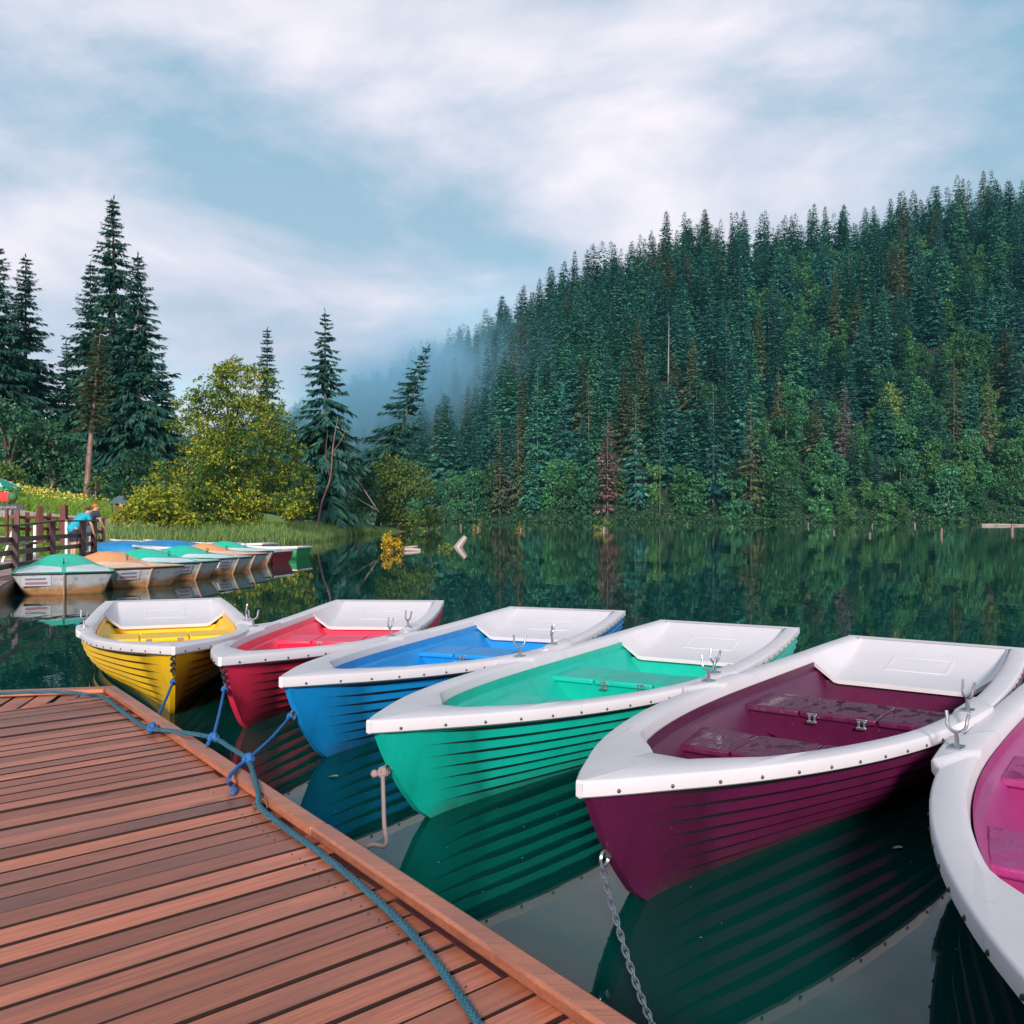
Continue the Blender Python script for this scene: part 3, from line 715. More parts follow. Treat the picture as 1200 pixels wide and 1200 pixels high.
        cuts = [-9] + list(seams) + [9]
        for k in range(3):
            lo, hi = cuts[k], cuts[k+1]; wF, wB = half(xa, zt)+0.002, half(xb, zt)+0.002; g_ = 0.004
            f0, f1 = max(-wF, lo+g_), min(wF, hi-g_); b0, b1 = max(-wB, lo+g_), min(wB, hi-g_)
            x0_, x1_ = xa-0.012, xb+0.006
            lb = MB().add([(x0_, f0, zt-.034), (x0_, f1, zt-.034), (x1_, b1, zt-.034), (x1_, b0, zt-.034), (x0_, f0, zt), (x0_, f1, zt), (x1_, b1, zt), (x1_, b0, zt)],
                          [(0, 1, 2, 3)[::-1], (4, 5, 6, 7), (0, 1, 5, 4), (1, 2, 6, 5), (2, 3, 7, 6), (3, 0, 4, 7)])
            lb.build('lid', PL, st, bevel=0.010 if detail else 0, seg=3, smooth=40)
        if detail:
            for y in ((seams[0]+0.07, seams[1]-0.07) if xa > 2 else (0.02,)):
                MB().box((xa-.0145, y, zt-.012), (.005, .05, .014)).box((xa-.0145, y, zt-.048), (.02, .05, .012)).box((xa-.0145, y-.013, zt-.03), (.009, .012, .03)).box((xa-.0145, y+.013, zt-.03), (.009, .012, .03)).build('hinge', METAL, st, bevel=.002)
        if disc and xa > 2:
            d = MB(); n = 24; yd = 0.20
            d.add([(xa+0.018, yd+.052*math.cos(2*math.pi*k/n), .112+.052*math.sin(2*math.pi*k/n)) for k in range(n)] + [(xa-0.004, yd+.046*math.cos(2*math.pi*k/n), .112+.046*math.sin(2*math.pi*k/n)) for k in range(n)],
                  [tuple(range(n, 2*n))] + [(k, (k+1) % n, n+(k+1) % n, n+k) for k in range(n)])
            d.build('inspection_cover', paint(key+'_cover', tuple(0.45*c+0.30 for c in color), amt=0), st, smooth=30)
    # --- rowlocks
    if detail:
        for side in (1, -1):
            u = 2.2; w = outer(u)-0.058; zz = float(Z_G(u))+0.018; ph = (0.5 if side > 0 else -0.25) + (len(label) % 7)*0.2
            pl = MB().box((u, side*w, zz+.004), (.075, .05, .008)).build('oarlock_plate', METAL, t, bevel=.002)
            pts = []
            for k in range(15):
                a = math.pi*(0.93 + 1.14*k/14); r_ = .036
                pts.append(Vector((math.cos(a)*r_, 0, math.sin(a)*r_)))
            pts = [pts[0]+Vector((-.006, 0, .028))] + pts + [pts[-1]+Vector((.006, 0, .028))]
            Mz = Matrix.Rotation(ph, 3, 'Z') @ Matrix.Rotation(0.16, 3, 'X')
            ob = MB().tube([Vector((u, side*w, zz+.095)) + Mz @ p for p in pts], .0062, 7)
            ob.tube([(u, side*w, zz), (u, side*w, zz+.03), Vector((u, side*w, zz+.095)) + Mz @ Vector((0, 0, -.034))], [.010, .009, .0065], 7)
            ob.build('oarlock', METAL, pl, smooth=50)
    # --- stem chain and ring
    if chain:
        zs_ = float(ring_at); u = float(STEM(zs_))
        rg = MB(); rg.torus((u-0.028, 0, zs_), .022, .0055, Matrix.Rotation(R(90), 3, 'X'), 12, 6); rg.tube([(u-.012, 0, zs_), (u+.03, 0, zs_)], .009, 7)
        rg.build('mooring_ring', METAL, t, smooth=50)
        if chain == 'chain':
            ch = MB(); z = 0.385; k = 0
            while z > zs_+0.03:
                x = float(STEM(z))-0.012; ch.torus((x, 0, z), .013, .0042, Matrix.Rotation(R(90), 3, 'X') if k % 2 else Matrix.Rotation(R(75), 3, 'Y'), 10, 5); z -= .0185; k += 1
            ch.build('bow_chain', DARKMETAL, t, smooth=50)
    return t
YEL, RED, BLU, TEA, PUR, PNK = (0.97, 0.55, 0.002), (0.88, 0.030, 0.095), (0.004, 0.25, 0.62), (0.001, 0.45, 0.34), (0.095, 0.005, 0.046), (0.34, 0.032, 0.170)
make_boat('yellow rowing boat with white gunwale, bow on to the corner of the dock', 'yellow_paint', YEL, (-1.93, 5.175, 0), -21.5, chain='chain', ring_at=.244)
make_boat('pinkish red rowing boat moored between the yellow and the blue boats', 'red_paint', RED, (-1.535, 4.786, 0), 3.6, disc=True, chain='chain', ring_at=.278)
make_boat('bright blue rowing boat moored between the red and the teal boats', 'blue_paint', BLU, (-1.058, 4.185, 0), 20.2, disc=True, chain=True, ring_at=.262)
make_boat('teal green rowing boat with a pale rope on its bow ring', 'teal_paint', TEA, (-.5125, 3.294, 0), 29.5, ring_at=.25)
make_boat('dark purple rowing boat with rain puddles on its seats', 'purple_paint', PUR, (.194, 2.5375, 0), 36.3, wet=True, ring_at=.20)
make_boat('magenta pink rowing boat with wet seats, beside the dark purple one', 'magenta_paint', PNK, (.80, 1.187, 0), 36.5, wet=True, ring_at=.16)

# ------------------------------------------------------------------ the bank on the left, with its spit of land
SHORE = np.array([(-14, -20), (-11.5, 8), (-11.2, 20), (-10.7, 25.5), (-12.2, 30), (-14.4, 33.5), (-13.6, 38), (-11, 42), (-10.3, 47.5), (-11.2, 58), (-11.6, 63), (-10.9, 71), (-9.2, 84), (-8.2, 97), (-9.0, 108), (-18, 122), (-50, 150), (-120, 170), (-420, 180), (-420, -20)], float)
def shore_dist(x, y):
    x = np.asarray(x, float); y = np.asarray(y, float); A = SHORE; B = np.roll(SHORE, -1, 0)
    best = np.full(x.shape, 1e9); ins = np.zeros(x.shape, bool)
    for (ax, ay), (bx, by) in zip(A, B):
        dx, dy = bx-ax, by-ay; t = np.clip(((x-ax)*dx+(y-ay)*dy)/(dx*dx+dy*dy), 0, 1)
        best = np.minimum(best, np.hypot(x-ax-t*dx, y-ay-t*dy))
        c = ((ay > y) != (by > y)) & (x < (bx-ax)*(y-ay)/((by-ay) if by != ay else 1e-9)+ax); ins ^= c
    return np.where(ins, best, -best)
def bank_z(x, y):
    x = np.asarray(x, float); y = np.asarray(y, float); D = shore_dist(x, y)
    z = np.where(D < 0, np.maximum(-1.6, D*0.55), 0.32*np.clip(D/1.0, 0, 1) + 0.07*np.clip(D-1, 0, 6) + 0.155*np.clip(D-7, 0, 14) + 0.03*np.clip(D-21, 0, 60))
    flat = sstep(33, 29, y)*sstep(-26, -22, x)          # level ground behind the railing
    z = z*(1-flat) + np.where(D < 0, z, np.minimum(z, 0.42))*flat
    z = z - 0.9*sstep(70, 100, y)*sstep(4, 12, D)*np.clip(D, 0, 9)/9
    return z + 0.05*np.sin(x*1.7+y*0.6)*np.sin(y*1.1-x*0.3)*(D > 0.5)
xs_ = np.concatenate([np.arange(-150, -60, 3.0), np.arange(-60, -4, 0.5)]); ys_ = np.concatenate([np.arange(-15, 8, 1.5), np.arange(8, 70, 0.5), np.arange(70, 176, 2.0)])
X_, Y_ = np.meshgrid(xs_, ys_); Z_ = bank_z(X_, Y_); nr, nc = X_.shape; idx = np.arange(nr*nc).reshape(nr, nc)
FQ = np.stack([idx[:-1, :-1], idx[:-1, 1:], idx[1:, 1:], idx[1:, :-1]], -1).reshape(-1, 4)
def bank_bld(t):
    f = t.noise(0.6, 7, 0.62); g = t.noise(9, 5, 0.7)
    col = t.mix(t.ramp(f, [(0.35, 0.0), (0.65, 1.0)]), (0.11, 0.20, 0.03), (0.25, 0.33, 0.055))
    col = t.mix(t.math('MULTIPLY', g, 0.6), col, (0.07, 0.12, 0.025)); t.set('Base Color', col); t.bump(g, 0.6, 0.06)
mat('meadow_ground', (0.1, 0.17, 0.03), 0.9, build=bank_bld)
tag(link_mesh('bank', np_mesh('bank', np.stack([X_, Y_, Z_], -1).reshape(-1, 3), FQ, True), MATS['meadow_ground']), kind='structure')
# pale gravel path crossing the bank
def bld(t):
    g = t.noise(30, 5, 0.7); t.set('Base Color', t.mix(g, (0.36, 0.28, 0.25), (0.58, 0.48, 0.44))); t.bump(g, 0.5, 0.02)
mat('gravel', (0.5, 0.4, 0.37), 0.9, build=bld)
pc = [(-40, 34), (-31, 38), (-25, 41.5), (-21.5, 43.6), (-17.5, 44.2), (-14.5, 43.5)]
def ribbon(name, line, width, m, lift=0.02):
    C_ = smooth_path([(a, b, 0) for a, b in line], 14); rows = []
    for i, p in enumerate(C_):
        d = (C_[min(i+1, len(C_)-1)]-C_[max(i-1, 0)]).normalized(); n = Vector((-d.y, d.x, 0)); w = width*(1+0.12*math.sin(i*1.3))
        rows.append([(p+n*w*k, None) for k in (-.5, -.25, 0, .25, .5)])
    vs = [[(q.x, q.y, float(bank_z(q.x, q.y))+lift) for q, _ in r] for r in rows]
    return tag(MB().grid(vs).build(name, m, smooth=180), kind='structure')
ribbon('path', pc, 2.6, MATS['gravel'], 0.06)
ribbon('sandy_path', [(-24, 30.5), (-19, 31.5), (-16, 31), (-13.6, 29.5), (-12.6, 27.5)], 1.4, MATS['gravel'], 0.05)

# grass, reeds and flowers: nobody could count them
def blades(rng, pts, h, w, lean=0.35):
    n = len(pts); a = rng.uniform(0, 6.28, n); hh = h*rng.uniform(0.5, 1.25, n); side = np.stack([np.cos(a), np.sin(a), np.zeros(n)], 1)*w*rng.uniform(.6, 1.3, n)[:, None]
    ln = rng.normal(0, lean, (n, 2))*hh[:, None]; top = pts + np.stack([ln[:, 0], ln[:, 1], hh], 1); mid = pts + np.stack([ln[:, 0]*.3, ln[:, 1]*.3, hh*.55], 1)
    V = np.stack([pts-side*.5, pts+side*.5, mid+side*.42, top], 1); V2 = np.stack([pts-side*.5, mid+side*.42, top, mid-side*.42], 1)
    return np.concatenate([np.stack([pts-side*.5, pts+side*.5, mid+side*.42, mid-side*.42], 1), np.stack([mid-side*.42, mid+side*.42, top+side*.06, top-side*.06], 1)]).reshape(-1, 3)
def scatter(rng, n, x0, x1, y0, y1, cond):
    x = rng.uniform(x0, x1, n); y = rng.uniform(y0, y1, n); D = shore_dist(x, y); k = cond(x, y, D); x, y = x[k], y[k]
    return np.stack([x, y, bank_z(x, y)], 1)
rg = np.random.default_rng(11)
def path_clear(x, y):
    d = np.full(x.shape, 1e9)
    for line in (pc, [(-24, 30.5), (-19, 31.5), (-16, 31), (-13.6, 29.5), (-12.6, 27.5)]):
        for (ax, ay), (bx, by) in zip(line, line[1:]):
            dx, dy = bx-ax, by-ay; t = np.clip(((x-ax)*dx+(y-ay)*dy)/(dx*dx+dy*dy), 0, 1); d = np.minimum(d, np.hypot(x-ax-t*dx, y-ay-t*dy) - (0 if line is pc else .6))
    return d > 1.35
pts = scatter(rg, 90000, -44, -9, 21, 62, lambda x, y, D: (D > 0.6) & (x/y > -0.60) & path_clear(x, y))
hgt = np.where(pts[:, 1] < 41, 0.16, 0.42)
V = blades(rg, pts, 1.0, 0.035); 
hv = np.repeat(np.concatenate([hgt, hgt]), 4); base = np.repeat(np.concatenate([pts[:, 2], pts[:, 2]]), 4); V[:, 2] = base + (V[:, 2]-base)*hv
tag(link_mesh('grass', np_mesh('grass', V, quads(V)), GRASS), 'green and yellowish grass of the bank', 'grass', kind='stuff')
pts = scatter(rg, 60000, -17, -8, 28, 72, lambda x, y, D: (D > -0.55) & (D < 1.7) & ((y > 30)))
pts[:, 2] = np.maximum(pts[:, 2], -0.1); V = blades(rg, pts, 0.62, 0.026, 0.25)
tag(link_mesh('reeds', np_mesh('reeds', V, quads(V)), REED), 'tall reeds and sedge along the edge of the spit', 'reeds', kind='stuff')
cl = np.random.default_rng(3); fx = cl.uniform(-36, -24, 60); fy = cl.uniform(46, 56, 60); ci = cl.integers(0, 60, 1500); fy = fy + cl.normal(0, 1.5, 60)
x = fx[ci]+cl.normal(0, .8, 1500); y = fy[ci]+cl.normal(0, .5, 1500); p = np.stack([x, y, bank_z(x, y)+cl.uniform(.35, .75, 1500)], 1)
V = kites(p, unit(cl.normal(0, 1, (1500, 3))), unit(cl.normal(0, 1, (1500, 3))+np.array([0, 0, 1.])), np.full(1500, .13), np.full(1500, .11))
tag(link_mesh('yellow_flowers', np_mesh('yellow_flowers', V, quads(V)), FLOWER), 'drifts of yellow flowers on the meadow slope', 'flowers', kind='stuff')

# ------------------------------------------------------------------ trees and bushes of the bank
def bz(x, y): return float(bank_z(np.array(x), np.array(y)))
def near_spruce(label, px, Y, top_py, width, seed, lean=(0, 0), whorls=54, nb=11, sprays=64, m=NEEDLE_NEAR, bark=BARK, group=None, f0=0.05, bare=0.06, gap=0.14, power=0.92, one_side=0, sw=0.13, droop=0.55, slen=0.62, hang=1.1):
    x = at(px, Y); z = bz(x, Y); H = CAM_H-(top_py-HZN)/F*Y - z
    V = spruce_arrays(np.random.default_rng(seed), H, width, whorls, nb, sprays, f0=f0, lean=lean, bare=bare, gap=gap, spray_w=sw, power=power, one_side=one_side, droop=droop, slen=slen, hang=hang, tipw=0.016)
    return tree_from('spruce_tree', label, 'tree', (x, Y, z), with_mat(crown_mesh(V), m), trunk_mesh(trunk_mb(H, 0.018*H*0.7, lean, seed=seed), bark), group=group)
near_spruce('tallest spruce on the left bank, middle one of three standing together', 133, 84, 232, 5.2, 1, whorls=58)
near_spruce('tall spruce on the left flank of the tallest one on the bank', 106, 86, 308, 5.0, 2)
near_spruce('tall spruce on the right flank of the tallest one, reaching over its lower boughs', 162, 82, 298, 5.0, 3)
near_spruce('tall dark spruce at the very edge of the picture, left of its shorter twin', -2, 78, 287, 4.8, 4)
near_spruce('tall dark spruce behind the meadow, right one of two at the edge of the picture', 30, 82, 300, 4.8, 5)
near_spruce('smaller dark spruce filling the gap behind the leaning bare trunk', 78, 92, 400, 4.5, 6, whorls=40)
near_spruce('smaller dark spruce behind the golden green tree', 190, 88, 420, 4.2, 8, whorls=40)
near_spruce('slim distant spruce showing its tip above the golden green tree', 313, 118, 384, 4.2, 7, whorls=46)
near_spruce('spruce on the spit with ragged sagging boughs and a dead branch below', 381, 62, 363, 3.7, 9, whorls=36, nb=9, sprays=80, gap=0.12, f0=0.12, sw=0.15, droop=0.7)
near_spruce('thin ragged spruce leaning to the right behind the round bush', 441, 84, 405, 3.9, 10, lean=(0.29, 0), whorls=34, nb=8, sprays=70, gap=0.15, f0=0.25, bare=0.1, bark=BARK, one_side=-0.3, power=0.75)
# the bare leaning trunk in front of the spruces
x = at(101, 60); z = bz(x, 60); H = CAM_H-(378-HZN)/F*60-z; ln = (0.085, 0)
V = spruce_arrays(np.random.default_rng(21), H, 2.5, 30, 9, 50, f0=0.42, lean=ln, spray_w=0.13, gap=0.12, slen=.65, hang=1.0)
tree_from('leaning_spruce', 'slender leaning spruce with a long bare reddish trunk', 'tree', (x, 60, z), with_mat(crown_mesh(V), foliage('reddish_green_needles', (0.03, 0.06, 0.035), (0.065, 0.10, 0.045), (0.15, 0.14, 0.06), 0.1)), trunk_mesh(trunk_mb(H, 0.21, ln), BARKRED))
def bush(name, label, px, Y, w, h, n, size, m, seed, cat='bush', z=None, low=0.12, lobes=14, taper=0.4, tr=0.05, group=None, bark=BARK, x=None, dy=1.0):
    x = at(px, Y) if x is None else x; z = bz(x, Y) if z is None else z; r_ = np.random.default_rng(seed); lb = random_lobes(r_, h, w/2, lobes, low, taper); lb = [(a, b*dy, c, d, e, f) for a, b, c, d, e, f in lb]
    return tree_from(name, label, cat, (x, Y, z), with_mat(crown_mesh(broadleaf_arrays(r_, lb, n, size)), m), trunk_mesh(limbs_mb(h, tr*h, lb, random.Random(seed)), bark), group=group)
Y = 46; hy = CAM_H-(414-HZN)/F*Y
r_ = np.random.default_rng(77); lb = []
# silhouette of the golden green tree: narrow top, broad skirt
for (px, py, w) in ((275, 430, 20), (262, 446, 26), (290, 447, 28), (272, 465, 36), (245, 475, 30), (302, 470, 30), (232, 505, 34), (268, 500, 44), (305, 500, 38), (330, 520, 26), (212, 535, 32), (248, 540, 46), (290, 540, 46), (325, 550, 32), (345, 565, 22), (200, 570, 34), (235, 578, 46), (275, 582, 48), (315, 585, 40), (343, 590, 22), (190, 595, 26), (225, 605, 36), (265, 607, 40), (300, 606, 34)):
    x0 = at(px, Y)-at(270, Y); z0 = CAM_H-(py-HZN)/F*Y; q = w/F*Y
    lb.append((x0, r_.uniform(-1.4, 1.0), z0, q, q*1.15, q*0.8))
x = at(270, Y); z = bz(x, Y); lb = [(a, b, c-z, d, e, f) for a, b, c, d, e, f in lb]
sub = []
for (a, b, c, d, e, f) in lb:
    for q in unit(r_.normal(0, 1, (7, 3))):
        k = r_.uniform(.34, .52); sub.append((a+q[0]*d*.72, b+q[1]*e*.72, c+q[2]*f*.72, d*k*1.15, e*k*1.15, f*k*.7))
V = broadleaf_arrays(r_, sub, 44000, 0.135, fill=0.35)
tree_from('golden_tree', 'bushy golden green broadleaf tree, the brightest on the bank', 'tree', (x, Y, z), with_mat(crown_mesh(V), LEAF_GOLD), trunk_mesh(limbs_mb(8, 0.16, lb, random.Random(5)), BARK))
bush('leafy_bush', 'round olive green bush at the tip of the spit', 467, 82, 7.6, 6.0, 11000, 0.22, LEAF_OLIVE, 31, low=0.06)
bush('leafy_bush', 'small yellowish bush drooping to the water beside the round olive bush', 503, 88, 3.0, 2.4, 1600, 0.2, LEAF_YTOP, 32, low=0.1, z=0.0)
bush('leafy_bush', 'lime yellow bush in front of the golden green tree', 188, 39, 3.4, 2.2, 3000, 0.16, LEAF_LIME, 33)
bush('leafy_bush', 'small lime yellow bush by the wooden shelter', 150, 37.5, 1.9, 1.2, 900, 0.13, LEAF_LIME, 39)
bush('leafy_bush', 'dark green broadleaf bush under the spruces at the picture edge', 12, 68, 7.5, 6.8, 5000, 0.28, LEAF_DARK, 34, low=0.08)
bush('leafy_bush', 'dark green bush right of the leaning bare trunk', 150, 66, 6.5, 4.2, 4200, 0.26, LEAF_DARK, 35, low=0.06)
bush('leafy_bush', 'dark green bush left of the leaning bare trunk', 62, 70, 7.0, 5.6, 4600, 0.27, LEAF_DARK, 36, low=0.06)
bush('leafy_bush', 'yellowish bush behind the parasol', 12, 56, 2.6, 2.0, 1200, 0.2, LEAF_OLIVE, 37)
bush('leafy_bush', 'small bush at the foot of the leaning bare trunk', 112, 58, 1.6, 2.1, 700, 0.17, LEAF_OLIVE, 38)
bush('leafy_bush', 'dark undergrowth bush below the ragged spruce on the spit', 390, 66, 5.4, 3.6, 4200, 0.22, LEAF_DARK, 40, low=0.06)
bush('leafy_bush', 'dark green thicket between the ragged spruce and the round olive bush', 420, 76, 5.0, 5.0, 4600, 0.24, LEAF_DARK, 41, low=0.06)
bush('leafy_bush', 'thicket of olive leaves between the golden green tree and the ragged spruce', 347, 56, 3.2, 5.2, 3600, 0.2, LEAF_OLIVE, 42, low=0.06)
# dead leaning trunk and bare branches below the ragged spruce
b = MB(); Y = 55; dt = thing('dead_tree', 'pale leafless trunk leaning up from the reeds before the ragged spruce', 'tree', (at(371, 55), 55, 0.4)); di = Vector(dt.location)
def P3(px, py, Y): return Vector((at(px, Y), Y, CAM_H-(py-HZN)/F*Y))
b.tube([p-di for p in smooth_path([P3(371, 622, Y), P3(377, 590, Y), P3(387, 560, Y), P3(390, 525, Y), P3(396, 488, Y)], 5)], [0.07*(1-k/24) + 0.012 for k in range(21)], 7)
b.build('trunk', BARKRED, dt, smooth=60)
for pts_, rad_ in (([P3(387, 560, Y), P3(382, 535, Y-.5), P3(384, 505, Y-.6)], .026), ([P3(390, 530, Y), P3(402, 512, Y), P3(405, 495, Y+.3)], .022)):
    MB().tube([p-di for p in smooth_path(pts_, 4)], [rad_*(1-k/10)+.006 for k in range(9)], 5).build('limb', BARKRED, dt, smooth=60)
b = MB(); b.tube(smooth_path([P3(402, 548, 66), P3(418, 562, 65), P3(436, 588, 64), P3(444, 600, 64)], 5), [.06-.003*k for k in range(16)], 6)
b.tube(smooth_path([P3(400, 572, 66), P3(420, 585, 65), P3(441, 597, 64)], 5), [.045-.003*k for k in range(11)], 6)
tag(b.build('dead_branch', BARKPALE, smooth=60), 'pair of bare branches hanging down towards the water from the thicket', 'branch')

# ------------------------------------------------------------------ wooden dock in the corner
DZ = 0.289
def deckpt(px, py, z=DZ):
    Y = dist_at(py, z); return Vector((at(px, Y), Y, z))
C0 = Vector((-2.058, 4.712)); ED = Vector((1.705, -2.364)).normalized(); BD = Vector((-0.532, -0.117)).normalized()
def clip(poly, p, n):
    out = []
    for i in range(len(poly)):
        a, b = poly[i], poly[(i+1) % len(poly)]; da, db = (a-p).dot(n), (b-p).dot(n)
        if da >= 0: out.append(a)
        if da*db < 0: out.append(a + (b-a)*(da/(da-db)))
    return out
EN = Vector((ED.y, -ED.x))                # normal of the right edge, pointing into the dock
EN = EN if EN.dot(Vector((-1, -1))) > 0 else -EN
BN = Vector((BD.y, -BD.x)); BN = BN if BN.y < 0 else -BN
KW = 0.056
C_in = C0 + (EN + BN)*0.0
cut = Vector((-0.536, -0.844))            # line of the mitre
ci = C0 + cut*0.17
EDGEW = mat('shaded_board_edge', (0.030, 0.014, 0.010), .6)  # board sides coloured dark to paint in the shade of the gaps
dock = thing('wooden_dock', 'wet red brown plank dock with a raised kerb and a blue rope lying on it', 'dock', (C0.x-1.5, C0.y-2.2, 0))
dock_inv = Matrix.Translation((-(C0.x-1.5), -(C0.y-2.2), 0))
def planks(name, ang, start, pitch, count, cuts, gap, seed, z=DZ, L0=-9, L1=9, extra=None):
    """boards along local x of an object turned by ang; cut to the outline"""
    rr = random.Random(seed); mb = MB(); edge = []; c, s_ = math.cos(ang), math.sin(ang); O = Vector(start)
    def w2(x, y): return O + Vector((c*x-s_*y, s_*x+c*y))
    for i in range(count):
        y0 = i*pitch; y1 = y0+pitch-gap*rr.uniform(0.5, 1.6)
        poly = [w2(L0, y0), w2(L1, y0), w2(L1, y1), w2(L0, y1)]
        for p, n in cuts: poly = clip(poly, p, n) if poly else poly
        if len(poly) < 3: continue
        loc = [Vector((c*(p.x-O.x)+s_*(p.y-O.y), -s_*(p.x-O.x)+c*(p.y-O.y))) for p in poly]
        dz = rr.uniform(-.003, .003); t1, t2 = rr.uniform(-.003, .003), 0
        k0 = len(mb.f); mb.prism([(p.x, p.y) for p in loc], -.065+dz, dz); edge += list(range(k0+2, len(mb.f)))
    o = mb.build(name, DECK, dock, bevel=0.0025, seg=1, smooth=30, extra=[(extra, DARKMETAL)] if extra else ())
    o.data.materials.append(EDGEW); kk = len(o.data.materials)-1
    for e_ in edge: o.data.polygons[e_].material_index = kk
    o.location = (O.x-(C0.x-1.5), O.y-(C0.y-2.2), z); o.rotation_euler = (0, 0, ang); return o
mn = Vector((-cut.y, cut.x)); mn = mn if mn.x > 0 else -mn     # towards the main field
kerb_in = C0 + EN*(KW*0.75)
sc = MB(); rr = random.Random(12)
for i in range(84):
    O_ = C0 + Vector((1.9, -6.5)); c_, s_ = math.cos(R(41.5)), math.sin(R(41.5)); yy = (i+.45)*0.089
    for off in (.10, .92):
        # where the board meets the kerb, measured back along the board
        p0 = O_ + Vector((-s_*yy, c_*yy)); d_ = Vector((c_, s_)); q = (kerb_in - p0).dot(EN)/d_.dot(EN); p = p0 + d_*(q-off)
        if (p-ci).dot(mn) < .03 or p.x < -4: continue
        for e in (-.022, .022):
            sc.ball((c_*(p.x-O_.x)+s_*(p.y-O_.y), yy+e, .0012), .0036, 6, 4, (1, 1, .4))
planks('deck_boards', R(41.5), C0 + EN*0 + Vector((1.9, -6.5)), 0.089, 84, [(kerb_in, EN), (C0+BN*KW, BN), (ci, mn), (Vector((-12, 0)), Vector((1, 0)))], 0.0105, 4, extra=sc)
planks('end_boards', math.atan2(-BN.y, -BN.x), C0 + Vector((0.6, -1)), 0.105, 110, [(C0+BN*KW*0.7, BN), (ci, -mn), (Vector((0, 1.5)), Vector((0, 1)))], 0.014, 6, z=DZ+0.0015)
def local(p): return (p[0]-(C0.x-1.5), p[1]-(C0.y-2.2), p[2])
kb = MB()
e1 = C0 + ED*7.5; e2 = C0 + BD*6.5
def strip(mb, a, b, n, w, z0, z1, a_in=0.0, b_in=0.0):
    d = (b-a).normalized(); P4 = [a, b, b+n*w + d*b_in, a+n*w + d*a_in]
    mb.prism([local((p.x, p.y, 0))[:2] for p in (P4 if (P4[1]-P4[0]).cross(P4[2]-P4[1]) > 0 else P4[::-1])], z0, z1)
th = math.acos(max(-1, min(1, ED.dot(BD)))); mi = KW/math.tan(th/2)
strip(kb, C0, C0+ED*2.62, EN, KW, DZ+.002, DZ+.034, a_in=mi)
strip(kb, C0+ED*2.628, e1, EN, KW, DZ+.0035, DZ+.0355)
o = kb.build('kerb', KERBW, dock, bevel=0.008, seg=2, smooth=30)
kb2 = MB(); strip(kb2, C0+BD*0.004, e2, BN, KW, DZ+.001, DZ+.032, a_in=mi); kb2.build('kerb', KERBW, dock, bevel=0.008, seg=2, smooth=30)
fb = MB(); strip(fb, C0+EN*.012, e1+EN*.012, EN, .05, .05, DZ-.001, a_in=.03); strip(fb, C0+BN*.012+BD*.05, e2+BN*.012, BN, .05, .05, DZ-.001)
fb.build('fascia_board', RAILW, dock, smooth=30)
# wet black float edge under the kerb
fl = MB(); strip(fl, C0-EN*.13-ED*.05, e1-EN*.13, EN, .135, -.25, .085); strip(fl, C0-BN*.06+BD*.08, e2-BN*.06, BN, .065, -.25, .085)
mat('wet_black_float', (0.014, 0.017, 0.02), 0.12, build=lambda t: (t.bump(t.noise(14, 4, 0.6), 0.5, 0.01), t.set('Roughness', t.ramp(t.noise(9, 3), [(0.4, 0.06), (0.7, 0.4)]))))
fl.build('float', MATS['wet_black_float'], dock, bevel=.015, smooth=30)
# studs along the float
sb = MB(); k = 0
while k < 7.0:
    p = C0 + ED*k - EN*.06; q = local((p.x, p.y, 0.087)); sb.box(q, (.075, .035, .012), rz=math.atan2(ED.y, ED.x)+0.5); k += .115
sb.build('float_ribs', MATS['wet_black_float'], dock, bevel=.004)

# ropes
def rope_mat(name, c):
    def bld(t):
        w = t.n('ShaderNodeTexWave'); w.wave_type = 'BANDS'; w.bands_direction = 'DIAGONAL'; w.inputs['Scale'].default_value = 70; t.l(t.tc(), w.inputs['Vector'])
        f = t.noise(12, 4); t.set('Base Color', t.mix(f, tuple(x*.65 for x in c), tuple(min(1, x*1.25) for x in c))); t.bump(w.outputs['Fac'], .4, .003)
    return mat(name, c, .7, build=bld)
TEALROPE = rope_mat('weathered_teal_rope', (0.025, 0.105, 0.15)); BLUEROPE = rope_mat('blue_rope', (0.02, 0.12, 0.34)); PALEROPE = rope_mat('pale_brown_rope', (0.34, 0.23, 0.22))
r0 = 0.0092; kz = DZ+.034
def strands(mb, path, r, pitch=.05, n=3, k=5):
    P_ = [Vector(p) for p in path]; L_ = [0.0]
    for a, b in zip(P_, P_[1:]): L_.append(L_[-1]+(b-a).length)
    m = max(8, int(L_[-1]/pitch*7)); xs = np.linspace(0, L_[-1], m); A = np.array([tuple(p) for p in P_]); C_ = [Vector([float(np.interp(x, L_, A[:, i])) for i in range(3)]) for x in xs]
    up = None; F_ = []
    for i, p in enumerate(C_):
        d = (C_[min(i+1, m-1)]-C_[max(i-1, 0)]).normalized(); up = d.orthogonal().normalized() if up is None else (up-d*up.dot(d)).normalized(); F_.append((p, up.copy(), d.cross(up)))
    for q in range(n):
        mb.tube([p + (u*math.cos(2*math.pi*(x/pitch+q/n)) + v*math.sin(2*math.pi*(x/pitch+q/n)))*r*.5 for (p, u, v), x in zip(F_, xs)], r*.56, k)
    return mb
